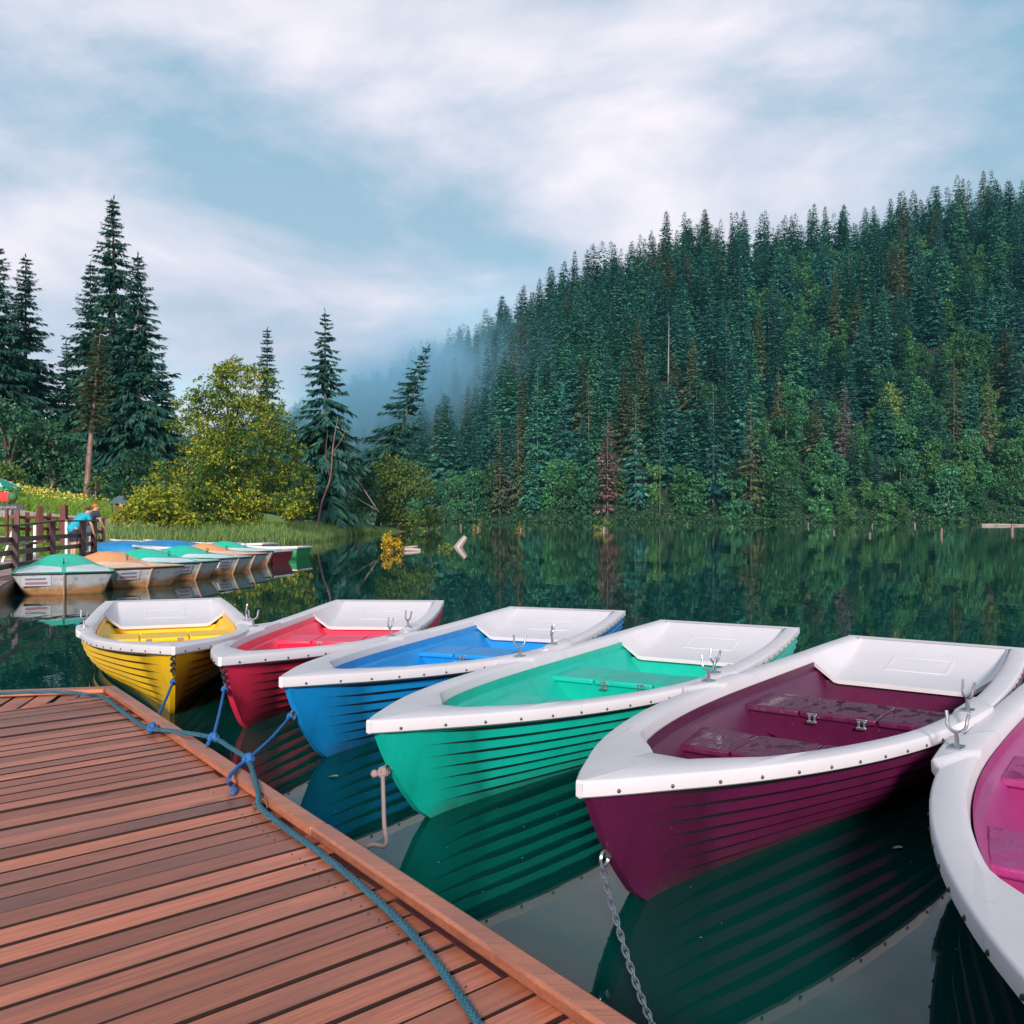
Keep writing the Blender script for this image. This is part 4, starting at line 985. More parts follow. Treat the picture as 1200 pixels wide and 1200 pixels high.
rp = [deckpt(-60, 814, kz+r0), deckpt(0, 812.5, kz+r0), deckpt(40, 811, kz+r0), deckpt(78, 811, kz+r0), deckpt(100, 813.5, kz+r0), deckpt(122, 818, DZ+r0+.008), deckpt(144, 834, DZ+r0+.004), deckpt(168, 851, DZ+r0+.006), deckpt(186, 855, DZ+.030+r0),
      deckpt(206, 857, kz+r0+.002), deckpt(248, 864, kz+r0+.004), deckpt(270, 876, kz+r0+.004), deckpt(290, 890, kz+r0+.004), deckpt(299, 914, kz+r0+.001), deckpt(303, 930, kz+r0), deckpt(305, 946, DZ+r0+.012), deckpt(336, 971, DZ+r0+.003), deckpt(376, 1000, DZ+r0+.002), deckpt(428, 1042, DZ+r0), deckpt(488, 1100, DZ+r0), deckpt(545, 1175, DZ+r0), deckpt(615, 1290, DZ+r0)]
tag(strands(MB(), smooth_path(rp, 6), r0, .055).build('dock_rope', TEALROPE, smooth=60), 'long teal rope lying along the edge of the wooden dock', 'rope')
def knot(mb, c, r, t):
    for a, b in ((0.3, 0), (1.4, .9), (2.2, -.7), (0.8, 2.0)):
        mb.torus(c, r, t, Matrix.Rotation(a, 3, 'X') @ Matrix.Rotation(b, 3, 'Y'), 12, 6)
def bow_pt(pos, yaw, z, out=-.035):
    u = float(STEM(z))+out-.014; a = R(yaw); return Vector((pos[0]+u*math.sin(a), pos[1]+u*math.cos(a), z))
def mooring(label, a, b, tail=None, sag=.01, r=.0072):
    mb = MB(); m = a.lerp(b, .5) - Vector((0, 0, sag)); strands(mb, smooth_path([a, m, b], 8), r, .04); knot(mb, a+Vector((0, 0, 0)), .017, .0075); knot(mb, b, .013, .0065)
    if tail: strands(mb, smooth_path([a]+tail, 6), r, .04)
    return tag(mb.build('mooring_rope', BLUEROPE, smooth=60), label, 'rope')
k1, k2, k3 = deckpt(178, 853, DZ+.03), deckpt(250, 865, kz+.016), deckpt(291, 890, kz+.018)
mooring('blue mooring line from the dock rope to the yellow boat', k1, bow_pt((-1.93, 5.175), -21.5, .244))
mooring('blue mooring line from the dock rope to the pinkish red boat', k2, bow_pt((-1.535, 4.786), 3.6, .278), [deckpt(243, 872, kz+.01), deckpt(245, 873, kz-.005)])
mooring('blue mooring line to the blue boat, its loose end curled on the deck', k3, bow_pt((-1.058, 4.185), 20.2, .262), [deckpt(281, 897, kz+.012), deckpt(275, 903, kz+.012), deckpt(270, 908, kz+.016), deckpt(268, 914, DZ+.05), deckpt(270, 920, DZ+.013), deckpt(276, 925, DZ+.010), deckpt(275, 929, DZ+.010), deckpt(270, 929, DZ+.010)])
mb = MB(); a = bow_pt((-.5125, 3.294), 29.5, .25); e = deckpt(452, 990, .10)
mb.tube(smooth_path([a, a.lerp(Vector((e.x, e.y, .1)), .5)+Vector((.0, 0, -.05)), Vector((e.x, e.y, .10)), Vector((e.x-.04, e.y-.06, .12)), Vector((e.x-.11, e.y-.11, .10)), Vector((e.x-.14, e.y-.3, .13))], 8), .008, 7); knot(mb, a, .016, .008); knot(mb, a+Vector((-.03, 0, -.005)), .010, .006)
tag(mb.build('mooring_rope', PALEROPE, smooth=60), 'pale brown mooring line hanging from the bow ring of the teal boat', 'rope')
a = bow_pt((.194, 2.5375), 36.3, .20); e = Vector((C0 + ED*4.15).to_tuple() + (DZ-.03,)); ct = thing('mooring_chain', 'steel mooring chain slung from the bow of the dark purple boat', 'chain', a)
n = 44; cp = [(e-a)*(k/n) - Vector((0, 0, .16*math.sin(math.pi*k/n))) for k in range(n+1)]
for k in range(n):
    d = (cp[k+1]-cp[k]); L_ = d.length; d = d.normalized(); s1 = d.cross(Vector((0, 0, 1))).normalized(); s2 = d.cross(s1); s1, s2 = (s1, s2) if k % 2 else (s2, s1)
    q = L_*.5+.0065; M3 = Matrix((d*(q/.0075), s1, s2)).transposed(); MB().torus((cp[k]+cp[k+1])/2, .0075, .0026, M3, 12, 6).build('link', METAL, ct, smooth=50)
mb = MB(); c = deckpt(305, 945, DZ+.012); mb.torus(c, .022, .004, Matrix.Rotation(R(70), 3, 'X'), 14, 6)
tag(mb.build('rope_ring', mat('rusty_iron', (0.11, 0.05, 0.035), .7), smooth=50), 'small rusty ring holding the teal rope down on the deck', 'ring')

# ------------------------------------------------------------------ pedal boats lined up at the landing
def pedal_hull_bld(t):
    f = t.noise(6, 6, 0.65); z = t.math('ADD', t.z(), t.math('MULTIPLY', t.noise(5, 5, .65), .16))
    col = t.mix(f, (0.40, 0.42, 0.44), (0.62, 0.63, 0.64))
    col = t.mix(t.ramp(z, [(0.16, 1.0), (0.27, 0.0)]), col, (0.44, 0.21, 0.08))
    col = t.mix(t.math('MULTIPLY', t.ramp(t.noise(9, 6, .7, (1, 1, .4)), [(.52, 0.0), (.66, 1.0)]), .55), col, (0.14, 0.12, 0.11))
    col = t.mix(t.ramp(z, [(0.05, 0.85), (0.12, 0.0)]), col, (0.07, 0.05, 0.035)); t.set('Base Color', col)
PHULL = mat('stained_grey_hull', (0.5, 0.5, 0.5), 0.5, build=pedal_hull_bld)
PDECK = {'green': paint('pedal_green', (0.01, 0.50, 0.33), amt=0), 'orange': paint('pedal_orange', (0.82, 0.34, 0.12), amt=0)}
PLIGHT = {'green': paint('pedal_pale_panel', (0.62, 0.74, 0.74), amt=0), 'orange': paint('pedal_peach_panel', (0.84, 0.56, 0.38), amt=0)}
STICK = mat('pale_sticker', (0.62, 0.62, 0.66), .5); STICKR = mat('sticker_print_red', (0.42, 0.22, 0.26), .5); STICKB = mat('sticker_print_blue', (0.20, 0.24, 0.34), .5)
def pedal_boat(label, hue, bow_px, bow_py, axis, W=1.42, Ln=2.9, k=0):
    Y = dist_at(bow_py); X = at(bow_px, Y); ax = Vector((axis[0], axis[1])).normalized()
    t = thing('pedal_boat', label, 'pedal boat', (X, Y, 0), math.atan2(ax.y, ax.x), 'pedal boats lined up at the landing')
    # local: +x towards the bow; bow stem at x=0, stern at x=-Ln
    RZ = 0.33
    def half(x, f):      # f 0 bottom .. 1 rim
        taper = (0.87+0.13*f)*(1-0.10*sstep(-.6, 0, x)*(1-f)); return W/2*taper*float(1-.08*sstep(-Ln+.6, -Ln, x))
    hb = MB(); rows = []
    fs_ = [-.35, 0, .25, .5, .75, 1]
    for f in fs_:
        xb = -0.05+0.16*max(f, -.2); ring = []
        for x in [-.02, -.06, -.15, -.4, -1.0, -1.8, -2.6, -Ln+.1, -Ln]: ring.append((x+xb*(1 if x > -.5 else .2), half(x, f)*(0.86 if x == -.02 else .97 if x == -.06 else 1), f*RZ))
        rows.append([(xb+.045, 0.0, f*RZ), (xb+.03, .03, f*RZ)] + ring + [(a, -b, c) for a, b, c in ring[::-1]] + [(xb+.03, -.03, f*RZ)])
    hb.grid(rows, closed=True); hull = hb.build('hull', PHULL, t, smooth=35)
    # rubbing strip
    rim = rows[-1]; MB().tube([Vector(p) + Vector((0, 0, .005)) for p in rim] + [Vector(rim[0]) + Vector((0, 0, .005))], .017, 6).build('rubbing_strip', BLACK, t, smooth=60)
    # stem bead
    MB().tube([(rows[i][0][0]+.012, 0, rows[i][0][2]) for i in range(len(rows))], .014, 6).build('stem_bead', mat('rust_streaked_bead', (0.42, 0.28, 0.19), .6), hull, smooth=60)
    # deck: two pale panels either side of a coloured ridge that rises to a hump
    def zt(x, y):
        q = float(np.clip(1-abs(y)/(W/2), 0, 1)); h = 0.05*q + 0.19*math.exp(-((x+1.25)/.5)**2)*float(sstep(0.05, .8, q)); h += 0.05*float(sstep(-.7, -.25, x))*q*0
        return RZ+.012+h*float(sstep(.14, -.25, x))+.015*float(sstep(.14, .02, x))
    dg = []; xsd = [.10, .06, 0, -.1, -.25, -.4, -.55, -.7, -.85, -1.0, -1.15, -1.3, -1.5, -1.7, -2.0, -2.4, -2.75, -Ln]
    ysd = np.linspace(-1, 1, 17)
    for x in xsd: dg.append([(x, y*(half(min(x, -.1), 1)*(.86 if x > .08 else .97 if x > .03 else 1)+.012), zt(x, y*W/2)) for y in ysd])
    MB().grid(dg[::-1]).build('deck', PDECK[hue], t, smooth=60)
    for sgn in (1, -1):
        pr = []
        for x in (.07, .0, -.12, -.3, -.5, -.7, -.85):
            y0 = .03 + .42*float(sstep(-.25, -.95, x)); y1 = W/2*.93
            pr.append([(x, sgn*(y0+(y1-y0)*q), zt(x, y0+(y1-y0)*q)+.006) for q in (0, .2, .4, .6, .8, 1)])
        pr = pr if sgn > 0 else [r[::-1] for r in pr]
        MB().grid(pr[::-1]).build('pale_panel', PLIGHT[hue], t, smooth=60)
    # seat well behind the hump
    MB().box((-2.15, 0, RZ+.06), (.5, W*.72, .08), taper=.85).build('seat', PLIGHT[hue], t, bevel=.03, smooth=50)
    MB().tube([(-.62, .0, zt(-.62, 0)), (-.62, 0, zt(-.62, 0)+.05)], .012, 6).torus((-.62, 0, zt(-.62, 0)+.07), .028, .007, Matrix.Rotation(R(90), 3, 'X')).build('tie_ring', DARKMETAL, t, smooth=50)
    # faded sticker on the bow face: a dark line above, a reddish line below, too worn to read
    fx = lambda z: -0.05+0.16*z/RZ + .033
    yy = -.38 if k != 99 else .3
    def plate(name, y0, y1, z0, z1, m, e, par):
        return MB().add([(fx(z)+e-.012*abs(y)/.3*.0, y, z) for y, z in ((y0, z0), (y1, z0), (y1, z1), (y0, z1))] + [(fx(z)+e-.02, y, z) for y, z in ((y0, z0), (y1, z0), (y1, z1), (y0, z1))],
                        [(0, 1, 2, 3), (0, 4, 5, 1), (1, 5, 6, 2), (2, 6, 7, 3), (3, 7, 4, 0)]).build(name, m, par)
    st = plate('sticker', yy-.2, yy+.2, .15, .30, STICK, -.006, hull)
    plate('worn_print', yy-.15, yy+.13, .245, .275, STICKB, -.003, st); plate('worn_print', yy-.15, yy+.15, .175, .215, STICKR, -.003, st)
    return t
pedal_boat('green and white pedal boat nearest the railing, end on', 'green', 75, 697, (.45, -.90))
pedal_boat('orange and peach pedal boat tied beside the green and white one nearest the railing', 'orange', 172, 688, (.80, -.60))
pedal_boat('green and white pedal boat third from the railing, behind the orange one', 'green', 228, 679.5, (.93, -.36))
pedal_boat('green and white pedal boat fourth from the railing', 'green', 272, 672.5, (.95, -.30))
pedal_boat('orange and peach pedal boat tied near the far end of the row', 'orange', 292, 667, (.95, -.32))
pedal_boat('green and white pedal boat at the far end of the row', 'green', 312, 661.5, (.95, -.30))

# ------------------------------------------------------------------ the other small boats by the reeds
def far_boat(label, key, c, px, py, yaw_bow, z=0.0):
    """px, py: middle of the transom at the water"""
    Y = dist_at(py); X = at(px, Y); a = R(yaw_bow+180)
    return make_boat(label, key, c, (X - BL*math.sin(a), Y - BL*math.cos(a), z), yaw_bow+180, group='rowing boats lying by the reeds', detail=False, chain=False, bolts=False)
far_boat('wine red rowing boat with its stern to the lake, past the pedal boats', 'wine_paint', (0.25, 0.012, 0.03), 333, 660, -78)
far_boat('grass green rowing boat, outermost of the small boats by the reeds', 'grass_green_paint', (0.012, 0.27, 0.075), 357, 654, -80)
far_boat('scarlet rowing boat lying behind the green pedal boats', 'scarlet_paint', (0.60, 0.015, 0.03), 272, 651, -76, 0.05)
far_boat('pale grey rowing boat between the scarlet and the wine red ones', 'grey_paint', (0.36, 0.36, 0.40), 316, 650, -80, 0.03)
def upturned(label, px, py, ln, yaw, z):
    Y = 25.5 if px < 165 else 26.5; X, _, Z = at(px, Y, py)
    t = thing('covered_boat', label, 'boat', (X, Y, 0), R(yaw), 'boats under blue covers'); rows = []; rr = []
    for k in range(15):
        f = k/14; x = (f-.5)*ln; w = .62*(math.sin(math.pi*min(1, .04+.92*f))**.6); h = .10+.17*math.sin(math.pi*f)**.7
        rows.append([(x, w*math.cos(math.pi*j/8), z+.02+h*math.sin(math.pi*j/8)**.8) for j in range(9)])
        rr.append([(x, w*.97, z+.03), (x, w*.8, z*.3-.06), (x, 0, -.1), (x, -w*.8, z*.3-.06), (x, -w*.97, z+.03)])
    MB().grid(rows[::-1]).build('cover', paint('blue_tarpaulin', (0.012, 0.20, 0.46), amt=0), t, smooth=60); MB().grid(rr).build('hull', PHULL, t, smooth=60)
upturned('boat under a bright blue cover beside the railing end, nearer of two', 146, 640, 2.6, -8, .27)
upturned('boat under a bright blue cover at the edge of the reeds, farther of two', 194, 638.5, 2.3, 2, .27)

# ------------------------------------------------------------------ landing with its railing, fence, people
lw = thing('landing_stage', 'pale pink plank landing with a dark wet edge beside the pedal boats', 'landing', (-9, 14, 0)); mb = MB()
out = [(-6.7, 11.7), (-7.55, 13.6), (-8.05, 15.2), (-8.45, 17.2), (-8.75, 19.0), (-9.3, 21.4)]
rr = random.Random(2); yv = 9.0
while yv < 21.4:
    def xe(y): return float(np.interp(y, [b for a, b in out], [a for a, b in out])) if y > 11.7 else -6.7
    y1 = yv+.14
    mb.prism([(-13.5+9, yv-14), (xe(yv)+9, yv-14), (xe(y1)+9, y1-14), (-13.5+9, y1-14)], .215, .25+rr.uniform(-.003, .003)); yv += .15
mb.build('planks', WALKW, lw)
mb = MB(); pp = [(-6.7, 9.0)] + out
for (a, b), (c, d) in zip(pp, pp[1:]): mb.beam((a+9.012, b-14, .10), (c+9.012, d-14, .10), .05, .27)
mb.build('edge_board', mat('wet_dark_timber', (0.018, 0.016, 0.018), .3), lw)
def fence(name, label, posts, rails, m, pw, rw, rh, cap=None, end_m=None, zb=None, rail_gap=()):
    x0, y0 = posts[0][:2]; t = thing(name, label, 'railing' if cap else 'fence', (x0, y0, 0))
    for i, (x, y, h) in enumerate(posts):
        zb_ = zb if zb is not None else bz(x, y); d = pw if isinstance(pw, float) else pw[i]
        MB().box((x-x0, y-y0, zb_-.1+(h+.1)/2), (d, d, h+.1), rz=.3*i).build('post', end_m if end_m and i in (0, len(posts)-1) else m, t, bevel=.006)
    for h in rails:
        mb = MB()
        for i, ((x, y, _), (u, v, _)) in enumerate(zip(posts, posts[1:])):
            za = zb if zb is not None else bz(x, y); zc = zb if zb is not None else bz(u, v)
            n = Vector((v-y, x-u, 0)).normalized()*(-.055)
            MB().beam(Vector((x-x0, y-y0, za+h))+n, Vector((u-x0, v-y0, zc+h))+n, rw, rh).build('rail', m, t)
    if cap:
        for (x, y, h), (u, v, k) in zip(posts, posts[1:]): MB().beam((x-x0, y-y0, (zb or 0)+h+.015), (u-x0, v-y0, (zb or 0)+k+.015), .12, .03).build('handrail', m, t)
    return t
fence('railing', 'dark purple brown railing with four bars along the landing', [(-7.75, 12.9, .82), (-8.42, 15.4, .80), (-8.75, 17.3, .87), (-8.98, 19.0, .87), (-9.62, 20.9, .87)], (.14, .36, .58), RAILW, .10, .035, .085, cap=True, zb=.25)
pf = [(8, 25), (20, 25), (32, 25.6), (47, 25), (57.5, 26.5), (75, 25), (103, 25.4), (121, 26.2)]
fence('post_fence', 'red brown post and rail fence behind the landing', [(at(px, Y), Y, h) for (px, Y), h in zip(pf, (1.05, 1.0, .98, 1.12, .95, 1.2, 1.2, .9))], (.25, .50, .82), FENCEW, (.07, .12, .11, .13, .09, .15, .13, .08), .04, .085)
WPOST = mat('white_painted_post', (0.74, 0.76, 0.78), .5)
for px, Y, lab, dx, h in ((41, 20.5, 'white upright post seen between the railing bars, nearer the picture edge', 0, .78), (78, 21.2, 'white upright post beside the person in the teal shirt', 0, .9), (10, 19.5, 'slanting white post behind the railing at the picture edge', .28, .8), (98, 20.6, 'white upright post left one of the pair at the railing end', 0, .75), (105, 21.1, 'white upright post right one of the pair at the railing end', 0, .75)):
    x = at(px, Y); tag(MB().beam((x-dx/2, Y, .2), (x+dx/2, Y, .25+h), .06, .05).build('white_post', WPOST, bevel=.006), lab, 'post', 'white posts behind the railing')
bt = thing('bench', 'low dark plank bench behind the railing at the picture edge', 'bench', (at(12, 19.6), 19.6, .25)); 
MB().box((0, 0, .40), (1.0, .34, .05)).build('seat', mat('dark_plank', (0.035, 0.03, 0.035), .6), bt, bevel=.008)
for sx in (-.38, .38): MB().box((sx, 0, .19), (.07, .28, .38)).build('leg', MATS['dark_plank'], bt, bevel=.006)

def skin_body(name, joints, edges, m, parent):
    """one continuous skinned figure: joints {name: ((x,y,z), radius)}"""
    names = list(joints); me = bpy.data.meshes.new(name); me.from_pydata([joints[n][0] for n in names], [(names.index(a), names.index(b)) for a, b in edges], [])
    o = bpy.data.objects.new(name, me); COL.objects.link(o); sk = o.modifiers.new('skin', 'SKIN'); 
    if not me.skin_vertices: 
        bpy.context.view_layer.objects.active = o; 
    for v, n in zip(me.skin_vertices[0].data, names): r_ = joints[n][1]; v.radius = (r_, r_) if not hasattr(r_, '__len__') else r_; v.use_root = n in ('pelvis', 'waist')
    sb = o.modifiers.new('sub', 'SUBSURF'); sb.levels = 2; sb.render_levels = 2
    dg = bpy.context.evaluated_depsgraph_get(); me2 = bpy.data.meshes.new_from_object(o.evaluated_get(dg)); bpy.data.objects.remove(o)
    me2.polygons.foreach_set('use_smooth', np.ones(len(me2.polygons), bool)); me2.materials.clear()
    return link_mesh(name, me2, m, parent)
SKIN = mat('skin', (0.52, 0.29, 0.20), .5)
def person(label, px, Y, zf, yaw, shirt, pants, hair_m, bend, arm_fwd, hat=None, sc=1.0):
    t = thing('person', label, 'person', (at(px, Y), Y, zf), R(yaw)); t.scale = (sc,)*3
    sb_, cb = math.sin(R(bend)), math.cos(R(bend))
    def up(h, f=0.0): return (h*sb_ + f*cb, 0.0, .86 + h*cb - f*sb_)      # leaning forward (+x) from the hips
    def upy(h, y, f=0): p = up(h, f); return (p[0], y, p[2])
    J = {'pelvis': ((0, 0, .86), (.125, .15)), 'waist': (up(.18), (.10, .135)), 'chest': (up(.38), (.115, .165)), 'neck': (up(.54), .05), 'head0': (up(.60, .02), .062), 'head1': (up(.68, .035), .084), 'head2': (up(.755, .02), .07), 'nose': (up(.665, .115), .016), 'chin': (up(.61, .07), .032)}
    E_ = [('pelvis', 'waist'), ('waist', 'chest'), ('chest', 'neck'), ('neck', 'head0'), ('head0', 'head1'), ('head1', 'head2'), ('head1', 'nose'), ('head0', 'chin')]
    for s in (1, -1):
        k = 'l' if s > 0 else 'r'; sh = Vector(upy(.49, s*.18)); el = sh + Vector((arm_fwd*.20, s*.05, -.26)); wr = el + Vector((arm_fwd*.24, -s*.03, -.14 if arm_fwd > .4 else -.24)); hd = wr + (wr-el).normalized()*.09
        J.update({'sh'+k: (sh, .058), 'el'+k: (el, .042), 'wr'+k: (wr, .028), 'hd'+k: (hd, .036)}); E_ += [('chest', 'sh'+k), ('sh'+k, 'el'+k), ('el'+k, 'wr'+k), ('wr'+k, 'hd'+k)]
        dirh = (wr-el).normalized()
        for q in range(4):
            f1 = hd + dirh*.045 + Vector((0, (q-1.5)*.020, 0)); f2 = f1 + dirh*(.030+.008*(q in (1, 2))) + Vector((0, 0, -.014)); J['fa%s%d' % (k, q)] = (f1, .010); J['fb%s%d' % (k, q)] = (f2, .008); E_ += [('hd'+k, 'fa%s%d' % (k, q)), ('fa%s%d' % (k, q), 'fb%s%d' % (k, q))]
        th_ = wr + dirh*.05 + Vector((.0, -s*.045, .0)); J['th'+k] = (th_, .011); E_.append(('hd'+k, 'th'+k))
        J.update({'hip'+k: ((0, s*.095, .80), .095), 'kn'+k: ((.03+.03*s, s*.10, .46), .062), 'an'+k: ((-.02+.03*s, s*.105, .08), .042), 'to'+k: ((.14+.03*s, s*.12, .035), .036)}); E_ += [('pelvis', 'hip'+k), ('hip'+k, 'kn'+k), ('kn'+k, 'an'+k), ('an'+k, 'to'+k)]
    skin_body('body', J, E_, SKIN, t)
    # shirt, trousers, shoes follow the body
    S_ = {'waist': (up(-.17), (.165, .18)), 'w2': (up(.18), (.135, .165)), 'chest': (up(.38), (.145, .185)), 'top': (up(.50), (.09, .12))}; SE = [('waist', 'w2'), ('w2', 'chest'), ('chest', 'top')]
    for s in (1, -1):
        k = 'l' if s > 0 else 'r'; sh = Vector(upy(.49, s*.18)); el = sh + Vector((arm_fwd*.20, s*.05, -.26)); S_['s'+k] = (sh, .078); S_['e'+k] = (sh.lerp(el, .62), .066); SE += [('chest', 's'+k), ('s'+k, 'e'+k)]
    skin_body('shirt', S_, SE, shirt, t)
    P_ = {'waist': ((0, 0, .90), (.14, .165)), 'p': ((0, 0, .82), (.145, .165))}; PE = [('waist', 'p')]
    for s in (1, -1):
        k = 'l' if s > 0 else 'r'; P_['h'+k] = ((0, s*.095, .74), .105); P_['k'+k] = ((.03+.03*s, s*.10, .46), .078); PE += [('p', 'h'+k), ('h'+k, 'k'+k)]
        if pants[1]: P_['a'+k] = ((-.02+.03*s, s*.105, .10), .062); PE.append(('k'+k, 'a'+k))
        skin_body('shoe', {'waist': ((-.05+.03*s, s*.107, .05), .052), 'b': ((.15+.03*s, s*.122, .04), .043)}, [('waist', 'b')], mat('dark_shoe', (0.03, .03, .035), .6), t)
    skin_body('trousers', P_, PE, pants[0], t)
    h1, h2 = Vector(up(.715, -.012)), Vector(up(.645, -.045))
    skin_body('hair' if not hat else 'cap', {'waist': (h1 + Vector((0, 0, .045)), .078), 'b': (h1 + Vector((-.035, 0, .0)), .088), 'c': (h2, .070)}, [('waist', 'b'), ('b', 'c')], hair_m, t)
    if hat: MB().ball(Vector(up(.725, .11)), .07, 10, 6, (1.0, .9, .16)).build('cap_peak', hair_m, t, smooth=60)
    return t
cl_ = lambda n, c: mat(n, c, .75, build=lambda t: (t.set('Base Color', t.mix(t.noise(6, 4), tuple(x*.8 for x in c), tuple(min(1, x*1.1) for x in c))), t.bump(t.noise(9, 3), .3, .01)))
person('person in a teal blue shirt and dark shorts stooping behind the railing', 86, 20.6, .25, 58, cl_('teal_shirt', (0.01, 0.36, 0.48)), (cl_('navy_shorts', (0.018, .03, .06)), False), cl_('dark_brown_hair', (0.05, .032, .025)), 42, .35, sc=.82)
person('person in an orange cap and dark clothes bending at the end of the railing', 101, 22.2, .3, 62, cl_('dark_navy_jacket', (0.02, .03, .055)), (cl_('blue_jeans', (0.04, .08, .17)), True), cl_('orange_cap', (0.86, .16, .035)), 30, .45, hat=True, sc=.80)

# parasol, red bench, sign, little shelter
Y = 50; x, _, z = at(-6, Y, 573); zb_ = bz(x, Y); t = thing('parasol', 'green and white garden parasol on the meadow at the picture edge', 'parasol', (x, Y, zb_))
zc = CAM_H-(571-HZN)/F*Y - zb_; rows_w, rows_g = [], []
for k in range(8):
    a0 = 2*math.pi*k/8; m_ = mat('white_canvas', (.78, .77, .76), .7) if k % 2 == 0 else mat('green_canvas', (0.01, .26, .16), .7)
    rws = []
    for f in (0.03, .35, .7, 1.0):
        rws.append([((1.35*f)*math.cos(a0+2*math.pi/8*q)*(1-.04*f*(q == .5)), (1.35*f)*math.sin(a0+2*math.pi/8*q)*(1-.04*f*(q == .5)), zc+.62*(1-f)**.9) for q in (0, .5, 1)])
    MB().grid(rws).build('canopy_panel', m_, t, smooth=60)
    vr = [[(p[0]*1.002, p[1]*1.002, p[2]-.002) for p in rws[-1]], [(p[0]*1.01, p[1]*1.01, p[2]-.20) for p in rws[-1]]]; MB().grid(vr).build('valance', MATS.get('green_canvas') or mat('green_canvas', (0.01, .26, .16), .7), t)
MB().tube([(0, 0, -.1), (0, 0, zc+.68)], .03, 8).build('pole', METAL, t, smooth=60)
Y = 44; x = at(3, Y); t = thing('garden_bench', 'bright red bench with dark legs beside the path', 'bench', (x, Y, bz(x, Y)))
MB().box((0, 0, .42), (.85, .40, .06)).build('seat', mat('bright_red_paint', (.62, .012, .02), .45), t, bevel=.01); MB().box((0, .2, .66), (.85, .05, .36), rx=-.12).build('backrest', MATS['bright_red_paint'], t, bevel=.01)
for sx in (-.36, .36):
    for sy in (-.15, .15): MB().box((sx, sy, .19), (.07, .06, .40)).build('leg', BLACK, t)
x = at(15, Y); tag(MB().tube([(x, Y, bz(x, Y)-.1), (x, Y, bz(x, Y)+.5)], .07, 8).ball((x, Y, bz(x, Y)+.66), .24, 8, 6).build('potted_plant', LEAF_DARK, smooth=60), 'small dark green clipped plant beside the red bench', 'plant')
Y = 31; x = at(10, Y); t = thing('sign_board', 'wide dark slate sign board with pale worn lettering, on a thin post', 'sign', (x, Y, bz(x, Y)))
zc = CAM_H-(594.5-HZN)/F*Y - bz(x, Y); MB().box((0, 0, zc), (1.05, .04, .19)).build('board', mat('slate_board', (.045, .05, .075), .6), t, bevel=.005); MB().box((.12, .03, zc/2), (.05, .05, zc)).build('post', BLACK, t)
mb = MB(); rr = random.Random(8); xx = -.30
while xx < .28: w = rr.uniform(.02, .05); mb.box((xx, -.0215, zc+rr.uniform(-.015, .015)), (w*.35, .004, rr.uniform(.05, .10)), ry=rr.uniform(-.4, .4)); xx += w+.012
mb.build('worn_lettering', mat('chalk_paint', (.5, .52, .56), .8), t)
Y = 41; x = at(141, Y); t = thing('wooden_shelter', 'tiny wooden shelter with a blue grey pitched roof near the lime yellow bushes', 'shelter', (x, Y, bz(x, Y)))
zt_ = CAM_H-(581-HZN)/F*Y - bz(x, Y); MB().prism([(-.40, -.32), (.40, -.32), (.40, .32), (-.40, .32)], zt_-.34, zt_-.33).add([(-.40, -.33, zt_-.36), (.40, -.33, zt_-.36), (.40, .33, zt_-.36), (-.40, .33, zt_-.36), (-.10, 0, zt_), (.10, 0, zt_)], [(0, 1, 5, 4), (2, 3, 4, 5), (1, 2, 5), (3, 0, 4), (3, 2, 1, 0)]).build('roof', mat('blue_grey_shingle', (.06, .10, .125), .7), t)
MB().box((0, 0, (zt_-.35)/2), (.34, .30, zt_-.36)).build('body', mat('brown_boards', (.13, .07, .045), .8), t)
for sx in (-.3, .3): MB().box((sx, -.2, (zt_-.36)/2), (.05, .05, zt_-.36)).build('post', MATS['brown_boards'], t)

# ------------------------------------------------------------------ stumps and drift wood standing in the lake
def water_xy(px, py): Y = dist_at(py); return at(px, Y), Y
def sprig(name, label, px, py, w, h, m, seed, n=260, cat='plant', stump=True, group='plants growing on sunken stumps', asym=0.0):
    X, Y = water_xy(px, py); k = Y/F*(1.0 if px < 480 else 1.45); t = thing(name, label, cat, (X, Y, 0), 0, group); w, h = w*k, h*k; r_ = np.random.default_rng(seed)
    lb = [(r_.uniform(-.25, .25)*w, r_.uniform(-.2, .2)*w, h*f, w*.36*(1-.45*f), w*.36*(1-.45*f), h*.24) for f in (.2, .3, .45, .6, .78)] + [(-.25*w, 0, .2*h, .3*w, .3*w, .18*h), (.28*w, 0, .18*h, .28*w, .28*w, .16*h)]
    V = broadleaf_arrays(r_, lb, n, max(.10, h*.085)); link_mesh('foliage', crown_mesh(V), m, t)
    if stump: MB().tube([(0, 0, -.4), (.02*w, 0, .08*h), (.05*w, 0, .30*h)], [w*.22, w*.19, w*.14], 9).build('stump', BARK, t, smooth=60)
    return t
sprig('stump_plant', 'golden orange plant growing on a sunken log, nearest of the clumps in the lake', 457, 646, 27, 24, LEAF_ORANGE, 51, 700)
sprig('stump_plant', 'green tuft rising behind the golden orange clump', 457, 641, 14, 20, LEAF_LIME, 52, 300, stump=False)
sprig('stump_plant', 'yellow green tuft on a stump below the rust red dead spruce', 707, 622, 15, 11, LEAF_LIME, 53, 300)
sprig('stump_plant', 'orange brown tuft on a stump right of the round olive bush', 560, 621, 8, 9, LEAF_ORANGE, 54, 160)
sprig('stump_plant', 'small yellow tuft on a stump in the middle of the lake view', 610, 622, 7, 8, LEAF_ORANGE, 55, 140)
sprig('stump_plant', 'olive tuft on a stump floating near the leaning drift wood', 521, 643, 10, 6, LEAF_OLIVE, 56, 160)
